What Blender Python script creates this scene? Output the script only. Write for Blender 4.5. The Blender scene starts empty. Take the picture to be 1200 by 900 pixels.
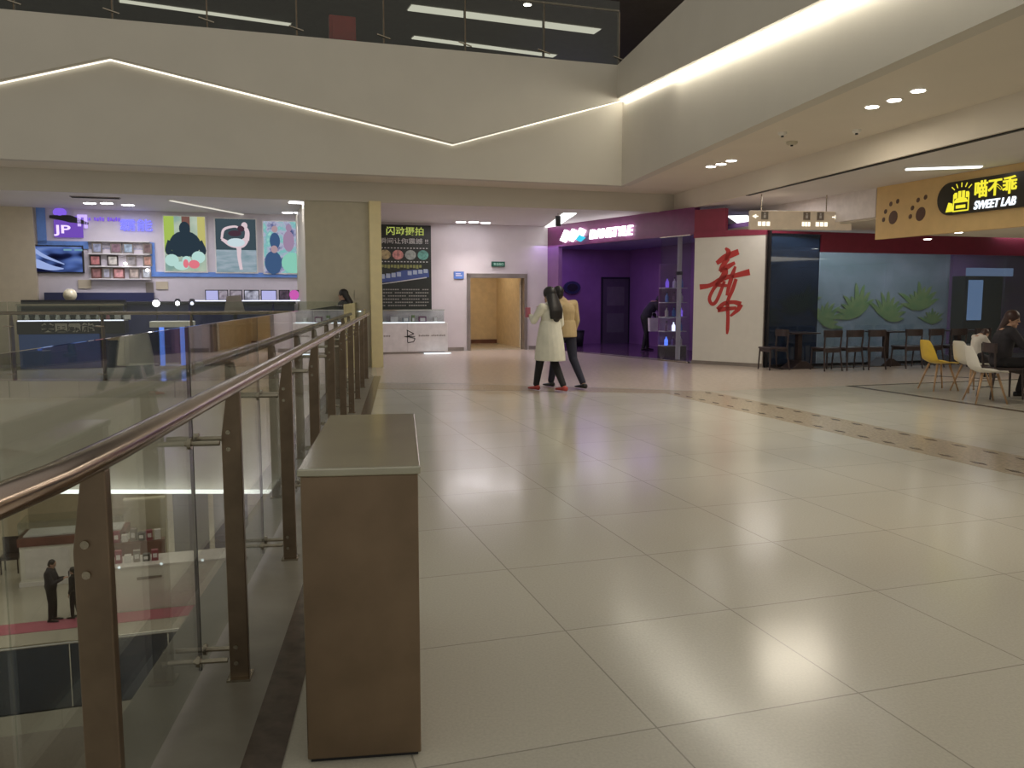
import bpy, math, random
from mathutils import Vector, Matrix
random.seed(7)
SC = bpy.context.scene
COL = SC.collection
PI = math.pi
A = math.radians(17.5)            # the building grid is turned 17.5 degrees from the camera heading
CA, SA = math.cos(A), math.sin(A)
EYE, PITCH, FPX = 1.5, math.radians(6.06), 970.0

# ------------------------------------------------------------------ survey helpers
def ray(px, py):
    a = (px-600)/FPX; b = -(py-450)/FPX
    return (a, math.cos(PITCH)+math.sin(PITCH)*b, -math.sin(PITCH)+math.cos(PITCH)*b)
def at_z(px, py, z):
    d = ray(px, py); t = (z-EYE)/d[2]; return Vector((d[0]*t, d[1]*t, z))
def uz(px, py, v):                # grid u and height of a point on the wall plane v
    d = ray(px, py); t = v/(-d[0]*SA+d[1]*CA)
    return (d[0]*t*CA+d[1]*t*SA, EYE+d[2]*t)
def G(u, v, z=0.0): return Vector((u*CA-v*SA, u*SA+v*CA, z))
def UV(p): return (p[0]*CA+p[1]*SA, -p[0]*SA+p[1]*CA)

# ------------------------------------------------------------------ materials
def nt(name):
    m = bpy.data.materials.new(name); m.use_nodes = True
    n = m.node_tree; n.nodes.clear()
    o = n.nodes.new('ShaderNodeOutputMaterial'); return m, n, o
def mat(name, col, rough=.5, metal=0., vary=.06, scale=6., emit=None, es=0., col2=None, spec=.5, coat=0.):
    m, n, o = nt(name)
    b = n.nodes.new('ShaderNodeBsdfPrincipled')
    b.inputs['Roughness'].default_value = rough; b.inputs['Metallic'].default_value = metal
    b.inputs['Specular IOR Level'].default_value = spec; b.inputs['Coat Weight'].default_value = coat
    tc = n.nodes.new('ShaderNodeTexCoord'); no = n.nodes.new('ShaderNodeTexNoise')
    no.inputs['Scale'].default_value = scale; no.inputs['Detail'].default_value = 4
    n.links.new(tc.outputs['Object'], no.inputs['Vector'])
    r = n.nodes.new('ShaderNodeValToRGB')
    c2 = col2 or tuple(min(1, c*(1+vary)) for c in col)
    c1 = col if col2 else tuple(c*(1-vary) for c in col)
    r.color_ramp.elements[0].position = .35; r.color_ramp.elements[1].position = .65
    r.color_ramp.elements[0].color = (*c1, 1); r.color_ramp.elements[1].color = (*c2, 1)
    n.links.new(no.outputs['Fac'], r.inputs['Fac']); n.links.new(r.outputs['Color'], b.inputs['Base Color'])
    if emit:
        b.inputs['Emission Color'].default_value = (*emit, 1); b.inputs['Emission Strength'].default_value = es
    n.links.new(b.outputs['BSDF'], o.inputs['Surface']); return m
def glow(name, col, s):
    m, n, o = nt(name); e = n.nodes.new('ShaderNodeEmission')
    e.inputs['Color'].default_value = (*col, 1); e.inputs['Strength'].default_value = s
    n.links.new(e.outputs[0], o.inputs['Surface']); return m
def lit_print(name, cols, s, scale=3., detail=3, stretch=(1, 1, 1)):   # backlit printed picture
    m, n, o = nt(name); e = n.nodes.new('ShaderNodeEmission'); e.inputs['Strength'].default_value = s
    tc = n.nodes.new('ShaderNodeTexCoord'); mp = n.nodes.new('ShaderNodeMapping'); mp.inputs['Scale'].default_value = stretch
    no = n.nodes.new('ShaderNodeTexNoise'); no.inputs['Scale'].default_value = scale; no.inputs['Detail'].default_value = detail
    r = n.nodes.new('ShaderNodeValToRGB'); r.color_ramp.interpolation = 'LINEAR'
    while len(r.color_ramp.elements) < len(cols): r.color_ramp.elements.new(.5)
    for i, c in enumerate(cols):
        r.color_ramp.elements[i].position = .3+.4*i/(len(cols)-1); r.color_ramp.elements[i].color = (*c, 1)
    n.links.new(tc.outputs['Object'], mp.inputs['Vector']); n.links.new(mp.outputs[0], no.inputs['Vector'])
    n.links.new(no.outputs['Fac'], r.inputs['Fac']); n.links.new(r.outputs[0], e.inputs['Color'])
    n.links.new(e.outputs[0], o.inputs['Surface']); return m
def glass(name, tint=(.84, .86, .82), ior=1.5, rough=.01, milk=0., milkcol=(.5, .55, .55)):
    m, n, o = nt(name)
    t = n.nodes.new('ShaderNodeBsdfTransparent'); t.inputs['Color'].default_value = (*tint, 1)
    g = n.nodes.new('ShaderNodeBsdfGlossy'); g.inputs['Roughness'].default_value = rough
    g.inputs['Color'].default_value = (.95, .97, .96, 1)
    lw = n.nodes.new('ShaderNodeLayerWeight'); lw.inputs['Blend'].default_value = .5     # Schlick reflectance, the same on both faces of the pane
    pw_ = n.nodes.new('ShaderNodeMath'); pw_.operation = 'POWER'; pw_.inputs[1].default_value = 5.
    f = n.nodes.new('ShaderNodeMath'); f.operation = 'MULTIPLY_ADD'; r0 = ((ior-1)/(ior+1))**2; f.inputs[1].default_value = 1-r0; f.inputs[2].default_value = r0
    n.links.new(lw.outputs['Facing'], pw_.inputs[0]); n.links.new(pw_.outputs[0], f.inputs[0])
    mx = n.nodes.new('ShaderNodeMixShader'); src = t.outputs[0]
    if milk > 0:
        d = n.nodes.new('ShaderNodeBsdfDiffuse'); d.inputs['Color'].default_value = (*milkcol, 1)
        m2 = n.nodes.new('ShaderNodeMixShader'); m2.inputs[0].default_value = milk
        n.links.new(t.outputs[0], m2.inputs[1]); n.links.new(d.outputs[0], m2.inputs[2]); src = m2.outputs[0]
    n.links.new(f.outputs[0], mx.inputs[0]); n.links.new(src, mx.inputs[1]); n.links.new(g.outputs[0], mx.inputs[2])
    n.links.new(mx.outputs[0], o.inputs['Surface']); return m
def floor_mat():
    m, n, o = nt('polished_floor_tiles')
    b = n.nodes.new('ShaderNodeBsdfPrincipled'); b.inputs['Roughness'].default_value = .17
    b.inputs['Specular IOR Level'].default_value = .6
    tc = n.nodes.new('ShaderNodeTexCoord'); mp = n.nodes.new('ShaderNodeMapping'); mp.vector_type = 'POINT'
    mp.inputs['Rotation'].default_value = (0, 0, -A)
    mp.inputs['Location'].default_value = (-1.31+8.5, -2.47+8.85, 0)
    br = n.nodes.new('ShaderNodeTexBrick'); br.offset = 0; br.squash = 1
    br.inputs['Scale'].default_value = 1; br.inputs['Brick Width'].default_value = .85; br.inputs['Row Height'].default_value = .885
    br.inputs['Mortar Size'].default_value = .0035; br.inputs['Mortar Smooth'].default_value = .1; br.inputs['Bias'].default_value = 0
    br.inputs['Color1'].default_value = (.60, .57, .485, 1); br.inputs['Color2'].default_value = (.57, .54, .46, 1)
    br.inputs['Mortar'].default_value = (.36, .34, .29, 1)
    no = n.nodes.new('ShaderNodeTexNoise'); no.inputs['Scale'].default_value = 90; no.inputs['Detail'].default_value = 3
    mx = n.nodes.new('ShaderNodeMix'); mx.data_type = 'RGBA'; mx.blend_type = 'MULTIPLY'; mx.inputs['Factor'].default_value = .25
    n.links.new(tc.outputs['Object'], mp.inputs['Vector']); n.links.new(mp.outputs[0], br.inputs['Vector'])
    n.links.new(tc.outputs['Object'], no.inputs['Vector'])
    n.links.new(br.outputs['Color'], mx.inputs['A']); n.links.new(no.outputs['Fac'], mx.inputs['B'])
    n.links.new(mx.outputs['Result'], b.inputs['Base Color'])
    n2 = n.nodes.new('ShaderNodeTexNoise'); n2.inputs['Scale'].default_value = 1.3
    mr = n.nodes.new('ShaderNodeMapRange'); mr.inputs['To Min'].default_value = .12; mr.inputs['To Max'].default_value = .24
    n.links.new(tc.outputs['Object'], n2.inputs['Vector']); n.links.new(n2.outputs['Fac'], mr.inputs['Value'])
    n.links.new(mr.outputs[0], b.inputs['Roughness'])
    n.links.new(b.outputs[0], o.inputs['Surface']); return m

M = dict(
 floor=floor_mat(),
 tan=mat('tan_stone', (.40, .335, .245), .2, vary=.15, scale=30), dash=mat('dark_brown_stone', (.11, .085, .06), .25),
 pinkfloor=mat('rosy_cream_stone', (.55, .47, .40), .2, scale=12), edge_stone=mat('dark_border_stone', (.11, .085, .07), .2, vary=.2, scale=14),
 plaster=mat('off_white_plaster', (.60, .565, .49), .6, scale=1.2, vary=.02), ceil=mat('cream_ceiling_paint', (.72, .66, .56), .7, scale=1.1, vary=.02),
 ceil_cool=mat('white_ceiling_paint', (.72, .69, .68), .7, scale=1.1, vary=.02),
 shopwall=mat('pale_lilac_shop_wall', (.70, .65, .70), .5, vary=.02), farwall=mat('polished_pale_stone', (.66, .60, .61), .18, vary=.03, scale=2),
 beige=mat('beige_wall_paint', (.60, .52, .38), .5, vary=.03), olive=mat('pale_putty_wall', (.52, .48, .37), .5, vary=.03), warm=mat('warm_cream_pilaster', (.85, .74, .42), .35, vary=.03),
 cornerwall=mat('corridor_cream_paint', (.72, .60, .42), .5), dark=mat('near_black_plastic', (.02, .02, .025), .35), black=mat('matt_black', (.012, .012, .014), .6),
 steel=mat('brushed_stainless_steel', (.42, .37, .30), .24, 1., vary=.08, scale=20), box_steel=mat('scuffed_bronze_steel', (.27, .20, .14), .36, 1., vary=.10, scale=5),
 lid=mat('polished_steel_top', (.50, .49, .40), .16, 1., vary=.05), rail=mat('satin_bronze_handrail', (.40, .31, .26), .2, 1., vary=.1), post=mat('bronze_steel_plate', (.22, .165, .12), .35, .9, vary=.12, scale=9),
 chrome=mat('bright_chrome', (.75, .75, .72), .1, 1.), seal=mat('black_glazing_seal', (.006, .006, .006), .5),
 glass=glass('clear_railing_glass'), glass2=glass('showcase_glass', (.93, .95, .95)), glassblue=glass('smoky_shopfront_glass', (.72, .78, .82), 1.6, .02, .16, (.26, .31, .34)),
 glassclear=glass('shopfront_glass', (.80, .80, .86), 1.5, .01), glassnavy=glass('dark_navy_glass', (.24, .29, .38), 1.6, .03, .35, (.06, .08, .12)),
 white=mat('white_lacquer', (.78, .75, .74), .3), white2=mat('white_plastic', (.80, .78, .72), .35, vary=.015), navy=mat('navy_panel', (.03, .035, .09), .35), blue=mat('royal_blue_panel', (.05, .12, .42), .4),
 bluetrim=mat('sky_blue_trim', (.16, .32, .78), .4), redbrown=mat('reddish_brown_veneer', (.17, .075, .06), .35, vary=.2, scale=4), purple=mat('purple_shop_wall', (.27, .13, .30), .35, vary=.1, scale=1.5),
 maroon=mat('maroon_fascia', (.28, .035, .075), .4), magenta=mat('plum_fascia', (.20, .045, .15), .3), red=mat('red_brush_paint', (.55, .05, .045), .5), redbox=mat('red_enamel', (.40, .03, .03), .4),
 pink=mat('pink_vinyl', (.50, .15, .21), .4), mural=mat('teal_grey_mural', (.23, .29, .31), .6, col2=(.35, .38, .43), scale=1.6), leaf=mat('leaf_green_print', (.15, .28, .09), .6, col2=(.30, .36, .12), scale=5),
 signtan=mat('honey_sign_board', (.72, .50, .22), .5, vary=.03), paw=mat('brown_paw_print', (.12, .06, .035), .5), signblack=mat('black_sign_face', (.035, .03, .02), .3),
 yellow=mat('yellow_moulded_plastic', (.80, .55, .06), .35), wood=mat('pale_beech_wood', (.42, .26, .14), .45, vary=.2, scale=14), darkwood=mat('dark_stained_wood', (.045, .03, .03), .4, vary=.2),
 skin=mat('skin', (.52, .31, .22), .5), hair=mat('black_hair', (.012, .009, .010), .4), hairbrown=mat('dark_brown_hair', (.05, .022, .018), .4),
 coat=mat('ivory_coat_wool', (.72, .69, .58), .8), jacket=mat('tan_jacket_cloth', (.50, .37, .20), .8), trousers=mat('black_trouser_cloth', (.014, .013, .016), .8), navycloth=mat('navy_trouser_cloth', (.02, .02, .04), .8),
 darkcloth=mat('charcoal_cloth', (.03, .027, .035), .8), shoered=mat('red_trainer', (.45, .06, .05), .5), shoedark=mat('black_leather', (.015, .015, .016), .35), cream=mat('cream_shirt', (.75, .71, .66), .8),
 green=mat('dark_green_sign', (.01, .09, .06), .4), bluesign=mat('blue_notice', (.10, .2, .55), .4), frame=mat('dull_steel_door_frame', (.33, .29, .27), .35, .7), balloon=mat('pale_balloon', (.72, .66, .45), .3),
 g_down=glow('downlight_glow', (1, .95, .86), 14), g_cool=glow('cool_downlight_glow', (.95, .93, 1), 14), g_cove=glow('cove_led', (1, .93, .78), 9), g_cove2=glow('dim_cove_led', (1, .93, .78), 1.2), g_cove4=glow('strong_cove_led', (1, .94, .80), 16.), g_cove3=glow('soft_cove_led', (1, .93, .78), 1.7),
 g_strip=glow('linear_light', (.95, .97, .95), 2.5), g_dimstrip=glow('dim_linear_light', (1, .96, .84), .75), g_shelf=glow('shelf_led', (.75, .78, 1), 2.2), g_white=glow('lit_white_letters', (1, .97, 1), 4),
 g_cyan=glow('lit_cyan', (.05, .55, .75), 1.2), g_yellow=glow('lit_yellow', (.95, .85, .05), 1.0), g_ice=glow('lit_ice_white', (.85, .93, 1), 1.5), g_blue=glow('blue_neon', (.12, .25, 1), 1.6),
 g_violet=glow('violet_lit_logo', (.25, .13, .85), .9), g_window=glow('violet_skylight', (.45, .42, 1), .8), g_warm=glow('warm_letters', (1, .93, .75), 1.4),
 g_green=glow('lit_sign_text', (.6, .9, .75), .6), postergreen=mat('poster_green', (.35, .45, .05), .5, emit=(.35, .5, .05), es=.25),
)

# ------------------------------------------------------------------ mesh builder
class MB:
    def __init__(s): s.v = []; s.f = []
    def _a(s, vs, fs):
        b = len(s.v); s.v += [tuple(p) for p in vs]; s.f += [tuple(i+b for i in f) for f in fs]; return s
    def box(s, x0, x1, y0, y1, z0, z1):
        return s._a([(x0,y0,z0),(x1,y0,z0),(x1,y1,z0),(x0,y1,z0),(x0,y0,z1),(x1,y0,z1),(x1,y1,z1),(x0,y1,z1)],
                    [(3,2,1,0),(4,5,6,7),(0,1,5,4),(1,2,6,5),(2,3,7,6),(3,0,4,7)])
    def prism(s, pts, ax, a0, a1):       # 2-D outline extruded: ax 'z': (x,y); 'y': (x,z); 'x': (y,z)
        def P(p, a): return (p[0], p[1], a) if ax == 'z' else ((p[0], a, p[1]) if ax == 'y' else (a, p[0], p[1]))
        n = len(pts)
        return s._a([P(p, a0) for p in pts]+[P(p, a1) for p in pts],
                    [tuple(range(n))[::-1], tuple(range(n, 2*n))]+[(i, (i+1) % n, n+(i+1) % n, n+i) for i in range(n)])
    def loft(s, rings, cap=True):
        n = len(rings[0]); vs = [p for r in rings for p in r]; fs = []
        for k in range(len(rings)-1):
            for i in range(n): fs.append((k*n+i, k*n+(i+1) % n, (k+1)*n+(i+1) % n, (k+1)*n+i))
        if cap: fs.append(tuple(range(n))[::-1]); fs.append(tuple(range((len(rings)-1)*n, len(rings)*n)))
        return s._a(vs, fs)
    def tube(s, pts, r, n=10, flat=1.):
        pts = [Vector(p) for p in pts]; rs = r if isinstance(r, (list, tuple)) else [r]*len(pts); rings = []
        for i, p in enumerate(pts):
            d = (pts[min(i+1, len(pts)-1)]-pts[max(i-1, 0)]).normalized()
            up = Vector((0, 0, 1)) if abs(d.z) < .95 else Vector((1, 0, 0))
            a = d.cross(up).normalized(); b = a.cross(d)
            rings.append([p+a*math.cos(2*PI*k/n)*rs[i]+b*math.sin(2*PI*k/n)*rs[i]*flat for k in range(n)])
        return s.loft(rings)
    def lathe(s, prof, c=(0, 0, 0), n=20):
        rings = [[(c[0]+r*math.cos(2*PI*k/n), c[1]+r*math.sin(2*PI*k/n), c[2]+z) for k in range(n)] for r, z in prof]
        return s.loft(rings)
    def ball(s, c, rx, ry=None, rz=None, n=14, m=9, R=None):
        ry = ry or rx; rz = rz or rx; rings = []
        for j in range(1, m):
            t = PI*j/m; ring = []
            for k in range(n):
                q = Vector((rx*math.sin(t)*math.cos(2*PI*k/n), ry*math.sin(t)*math.sin(2*PI*k/n), -rz*math.cos(t)))
                if R: q = R @ q
                ring.append(Vector(c)+q)
            rings.append(ring)
        return s.loft(rings)
    def mesh(s, name):
        me = bpy.data.meshes.new(name); me.from_pydata(s.v, [], s.f); me.update()
        import bmesh
        b = bmesh.new(); b.from_mesh(me); bmesh.ops.recalc_face_normals(b, faces=b.faces); b.to_mesh(me); b.free()
        return me
    def build(s, name, m, parent=None, loc=(0, 0, 0), rz=0., smooth=False, bevel=0.):
        me = s.mesh(name); me.materials.append(m)
        if smooth:
            for p in me.polygons: p.use_smooth = True
        o = bpy.data.objects.new(name, me); COL.objects.link(o)
        o.location = loc; o.rotation_euler = (0, 0, rz)
        if parent: o.parent = parent
        if bevel:
            k = o.modifiers.new('bevel', 'BEVEL'); k.width = bevel; k.segments = 2; k.limit_method = 'ANGLE'
        return o
def tag(o, label, cat=None, group=None, kind=None):
    if label: o['label'] = label
    if cat: o['category'] = cat
    if group: o['group'] = group
    if kind: o['kind'] = kind
    return o
def empty(name, loc, rz=0., label=None, cat=None, group=None):
    o = bpy.data.objects.new(name, None); COL.objects.link(o); o.location = loc; o.rotation_euler = (0, 0, rz)
    o.empty_display_size = .1
    return tag(o, label, cat, group)
def copy_tree(o, parent=None):
    c = o.copy(); COL.objects.link(c); c.parent = parent
    for ch in [x for x in bpy.data.objects if x.parent == o]: copy_tree(ch, c)
    return c
def struct(name, mb, m, label=None, rz=A, loc=(0, 0, 0), **k):
    return tag(mb.build(name, m, None, loc, rz, **k), label, kind='structure')
def text_mesh(body, w, h, depth=.004, bold=0., shear=0., center=True):
    c = bpy.data.curves.new('lettering', 'FONT'); c.body = body; c.size = 1; c.extrude = depth; c.offset = bold; c.shear = shear
    o = bpy.data.objects.new('lettering', c); COL.objects.link(o)
    dg = bpy.context.evaluated_depsgraph_get(); me = bpy.data.meshes.new_from_object(o.evaluated_get(dg))
    bpy.data.objects.remove(o)
    xs = [v.co.x for v in me.vertices]; ys = [v.co.y for v in me.vertices]
    if not xs: return me
    x0, x1, y0, y1 = min(xs), max(xs), min(ys), max(ys)
    for v in me.vertices:
        v.co.x = ((v.co.x-x0)/(x1-x0)-.5)*w; v.co.y = ((v.co.y-y0)/(y1-y0)-.5)*h
    return me
def text(name, body, w, h, loc, parent, m, rot=(PI/2, 0, 0), **k):
    me = text_mesh(body, w, h, **k); me.name = name; me.materials.append(m)
    o = bpy.data.objects.new(name, me); COL.objects.link(o); o.location = loc; o.rotation_euler = rot
    if parent: o.parent = parent
    return o
def stroke(mb, pts, ws, y0, y1):          # brush stroke in the x-z plane, eased through its points
    if len(pts) > 2:
        P_ = [Vector(p) for p in pts]; Q = [P_[0]*2-P_[1]]+P_+[P_[-1]*2-P_[-2]]; np_, nw = [], []
        for i in range(1, len(Q)-2):
            for k in range(5):
                t = k/5; a, b, c, d = Q[i-1:i+3]
                np_.append(((2*b)+(c-a)*t+(2*a-5*b+4*c-d)*t*t+(3*b-a-3*c+d)*t**3)*.5); nw.append(ws[i-1]*(1-t)+ws[i]*t)
        pts = np_+[P_[-1]]; ws = nw+[ws[-1]]
    P = [Vector((p[0], p[1])) for p in pts]; L = []; Rr = []
    for i, p in enumerate(P):
        d = (P[min(i+1, len(P)-1)]-P[max(i-1, 0)]).normalized(); n = Vector((-d.y, d.x))*ws[i]/2
        L.append(p+n); Rr.append(p-n)
    for i in range(len(P)-1): mb.prism([L[i], L[i+1], Rr[i+1], Rr[i]], 'y', y0, y1)
    return mb
def rr(x0, x1, z0, z1, r, n=6):
    o = []
    for cx, cz, a in ((x1-r, z1-r, 0), (x0+r, z1-r, 90), (x0+r, z0+r, 180), (x1-r, z0+r, 270)):
        for k in range(n+1):
            t = math.radians(a+90*k/n); o.append((cx+r*math.cos(t), cz+r*math.sin(t)))
    return o
def lamp(kind, loc, energy, size=.15, col=(1, .93, .82), rot=(0, 0, 0), spread=None, sy=None, blend=.6, angle=100, name='lamp'):
    l = bpy.data.lights.new(name, kind); l.energy = energy; l.color = col
    if kind == 'AREA':
        l.size = size; l.shape = 'DISK' if sy is None else 'RECTANGLE'
        if sy: l.size_y = sy
        if spread: l.spread = math.radians(spread)
    elif kind == 'SPOT':
        l.spot_size = math.radians(angle); l.spot_blend = blend; l.shadow_soft_size = size
    else: l.shadow_soft_size = size
    o = bpy.data.objects.new(name, l); COL.objects.link(o); o.location = loc; o.rotation_euler = rot; return o

# ------------------------------------------------------------------ railing frame
RD = Vector((-.132, .991, 0)).normalized(); RN = Vector((-RD.y, RD.x, 0))     # along the rail, and out over the void
RANG = math.atan2(RD.y, RD.x)-PI/2
def RP(s, q, z=0.): return RD*s+RN*q+Vector((0, 0, z))
BEND = RP(1.3, 1.02)
# ------------------------------------------------------------------ SETTING: floors
def slab(name, pts, z0, z1, m, label=None):
    return tag(MB().prism([(p[0], p[1]) for p in pts], 'z', z0, z1).build(name, m), label, kind='structure')
E1 = RP(15.75, 1.02); OPP = [Vector((-5.6, 14.62)), Vector((-15, 14.62))]
near = [RP(-4, 2.9), RP(1.0, 1.12), RP(1.5, 1.02)]
floor_pts = [(14, -5), (24, 8), (24, 34), (-15, 34), (-15, 14.62), (-5.6, 14.62), (E1.x, E1.y)] + [(p.x, p.y) for p in near[::-1]] + [(near[0].x, -5)]
slab('floor', floor_pts, -.3, 0, M['floor'], 'cream polished gallery floor')
def gpoly(name, pts, z0, z1, m, label=None): return slab(name, [G(*p) for p in pts], z0, z1, m, label)
gpoly('trim_1', [(6.1, -3), (6.88, -3), (6.88, 11.45), (6.1, 11.42)], .0005, .003, M['tan'])
gpoly('trim_2', [(1.9, 13.4), (4.08, 12.45), (6.1, 11.42), (6.88, 11.45), (4.32, 13.2), (2.03, 14.3)], .0005, .003, M['tan'])
d = MB()
for k in range(38):
    for uu in (6.22, 6.76):
        c = (uu, -2.4+.37*k)
        d.prism([(c[0]-.035, c[1]), (c[0], c[1]-.1), (c[0]+.035, c[1]), (c[0], c[1]+.1)], 'z', .003, .0045)
struct('trim_3', d, M['dash'], 'rows of dark diamond inlays along the tan floor band')
gpoly('trim_4', [(9.6, -2), (9.68, -2), (9.62, 11.45), (9.5, 11.5)], .0005, .003, M['dash'])
gpoly('trim_5', [(9.5, 11.42), (13.5, 11.42), (13.5, 11.5), (9.5, 11.5)], .0005, .003, M['dash'])
gpoly('trim_6', [(2.1, 14.4), (4.4, 13.3), (7.0, 11.5), (9.5, 11.55), (20, 11.6), (20, 14.4), (11, 14.95), (9.5, 16.5), (8, 22.1), (2.9, 22.1), (2.5, 17.5)], .0003, .0015, M['pinkfloor'])
gpoly('trim_7', [(10.35, 14.45), (22, 14.45), (22, 14.93), (10.35, 14.93)], .0015, .012, M['edge_stone'])
slab('trim_8', [RP(1.2, .40), RP(15.7, .40), RP(15.7, .53), RP(1.2, .53)], .0005, .004, M['edge_stone'])
slab('trim_12', [RP(1.5, .53), RP(15.7, .53), RP(15.7, 1.015), RP(1.5, 1.015)], .0003, .003, mat('dull_grey_edge_stone', (.23, .21, .175), .3, vary=.1, scale=5), 'dull grey stone strip at the edge of the void')
# lower floors
gpoly('floor_lower', [(-16, 17.5), (10, 17.5), (10, 40), (-16, 40)], -7.0, -6.6, M['floor'], 'cream floor of the level below')
gpoly('floor_lowest', [(-22, -8), (14, -8), (14, 34), (-22, 34)], -13.2, -13.0, M['pinkfloor'], 'pale floor two levels below')
gpoly('trim_9', [(-14, 21.9), (4, 21.9), (4, 22.6), (-14, 22.6)], -6.598, -6.59, M['pink'], 'pink floor strip on the level below')
# facing of the opposite gallery, folded like the big fascia, with a light line at its foot
f = MB().prism([(-15, -.3), (-15, -1.4), (-11.6, -.85), (-8.2, -1.35), (-5.4, -.9), (-2.6, -1.2), (-2.6, -.3)], 'y', 14.62, 14.8)
struct('wall_lower_fascia', f, M['plaster'], rz=0)
struct('wall_lower_fascia_recess', MB().box(-15, -2.3, 14.8, 15.0, -2.0, -.3), M['plaster'], rz=0)
struct('ceiling_lower', MB().box(-20, 14, 15.0, 40, -2.0, -1.8), M['ceil'], rz=0)
struct('wall_lower_back', MB().box(-20, 12, 33.2, 33.4, -6.6, -1.9), M['beige'])
tag(MB().box(-8.6, -3.5, 14.62, 14.78, -2.04, -2.0).build('cove_light', M['g_strip']), 'white light line along the foot of the opposite gallery edge', 'light')
# ------------------------------------------------------------------ SETTING: big folded fascias and ceilings
VF = 16.45
up_pts = [(-8, 6.25), (-8, 4.0), (-3.93, 5.09), (-2.19, 5.62), (3.94, 4.49), (7.62, 5.6), (7.62, 6.25)]
struct('wall_fascia', MB().prism(up_pts, 'y', VF-.22, VF+.05), M['plaster'], 'tall off-white folded fascia over the atrium')
struct('wall_fascia_recess', MB().box(-8, 7.75, VF, VF+.2, 3.84, 6.2), M['plaster'])
FA, FB = Vector((2.34, 17.95, 0)), Vector((2.34+1.78*2.1, 17.95-11.03*2.1, 0))    # right hand fascia line, in world
FL = (FB-FA).length; FANG = math.atan2(FB.y-FA.y, FB.x-FA.x)
fz = lambda x: 5.6-.8*x/8.43
struct('wall_fascia_right', MB().prism([(0, 5.6), (8.43, 4.8), (13, 4.45), (FL, 4.3), (FL, 6.25), (0, 6.25)], 'y', -.2, .02), M['plaster'], rz=FANG, loc=FA, label='off-white folded fascia running along the right of the void')
struct('wall_fascia_right_recess', MB().box(-.05, FL, .0, .2, 3.84, 6.2), M['plaster'], rz=FANG, loc=FA)
# cove strips tucked behind the lips
def cove(p, q, m, frame, y0, y1, label):
    mb = MB().prism([(p[0], p[1]+.03), (q[0], q[1]+.03), (q[0], q[1]+.075), (p[0], p[1]+.075)], 'y', y0, y1)
    o = mb.build('cove_light', m, None, frame[0], frame[1]); return tag(o, label, 'light')
fr1 = ((0, 0, 0), A)
# each strip sits in the open slot under the upper board
for p, q, m, lb in (((-8, 4.0), (-3.93, 5.09), 'g_cove3', 'cove light line climbing at the far left of the fascia'),
                    ((-3.93, 5.09), (-2.19, 5.62), 'g_cove3', 'cove light line rising to the left peak of the folded fascia'),
                    ((-2.19, 5.62), (1.6, 4.92), 'g_cove3', 'long cove light line falling right from the left peak'),
                    ((1.6, 4.92), (3.94, 4.49), 'g_cove2', 'dim cove light line falling to the low point of the fascia'),
                    ((3.94, 4.49), (5.4, 4.93), 'g_cove2', 'dim cove light line just right of the low point'),
                    ((5.4, 4.93), (7.62, 5.6), 'g_cove3', 'cove light line rising to the right corner of the fascia')):
    mb = MB().prism([(p[0], p[1]-.02), (q[0], q[1]-.02), (q[0], q[1]), (p[0], p[1])], 'y', VF-.05, VF-.01)
    tag(mb.build('cove_light', M[m], None, (0, 0, 0), A), lb, 'light', 'cove lights on the folded fascia')
for x0, x1 in ((0.1, 8.43), (8.43, FL)):
    z = lambda x: 5.6-.8*x/8.43 if x <= 8.43 else 4.8-.35*(x-8.43)/4.57
    mb = MB().prism([(x0, z(x0)-.045), (x1, z(x1)-.045), (x1, z(x1)), (x0, z(x0))], 'y', -.05, -.005)
    tag(mb.build('cove_light', M['g_cove4'], None, FA, FANG), 'bright cove light line along the right fascia' if x0 < 1 else 'cove light line of the right fascia nearest the viewer', 'light', 'cove lights on the folded fascia')
# ceilings
BL = [(9.5, 17.6), (8.55, 7.55), (8.0, 1.8), (7.4, -4.5)]
fn_ = Vector((-(FB-FA).y, (FB-FA).x, 0)).normalized()*.03; fb = UV(FB+fn_); fa = UV(FA+fn_)
gpoly('ceiling', [(-8, VF+.02), (7.62, VF+.02), (fa[0], fa[1]), (fb[0], fb[1]), (7.4, -5.2)] + BL[::-1] + [(-8, 17.6)], 3.85, 4.0, M['ceil'], 'cream ceiling with downlights')
gpoly('ceiling_rear', [(-13, 17.62), (9.55, 17.62), (8.6, 7.5), (8.05, 1.8), (7.45, -5), (26, -5), (26, 32), (-13, 32)], 3.45, 3.6, M['ceil_cool'])
gpoly('wall_drop_back', [(-8, 17.58), (9.5, 17.58), (9.5, 17.63), (-8, 17.63)], 3.44, 3.9, M['plaster'])
gpoly('wall_drop_right', [BL[0], BL[1], BL[2], BL[3], (7.45, -4.5), (8.05, 1.8), (8.6, 7.55), (9.55, 17.6)], 3.44, 3.9, M['ceil'])
gpoly('trim_10', [(9.22, 14.2), (8.72, 8.6), (8.40, 5.3), (8.46, 5.3), (8.79, 8.6), (9.29, 14.2)], 3.43, 3.452, M['black'], 'dark slot along the ceiling step')
# upper level
gpoly('floor_upper', [(-12, VF+.05), (20, VF+.05), (20, 28), (-12, 28)], 6.0, 6.2, M['pinkfloor'])
gpoly('floor_upper_right', [(7.7, VF), (fa[0]+.1, fa[1]), (fb[0]+.1, fb[1]), (14, -5), (14, VF)], 6.0, 6.2, M['pinkfloor'])
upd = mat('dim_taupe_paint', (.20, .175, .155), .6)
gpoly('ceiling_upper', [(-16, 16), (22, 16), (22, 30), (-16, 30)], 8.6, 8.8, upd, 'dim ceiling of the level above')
struct('wall_upper_back', MB().box(-16, 22, 27.8, 28, 6.2, 8.6), upd)
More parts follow.
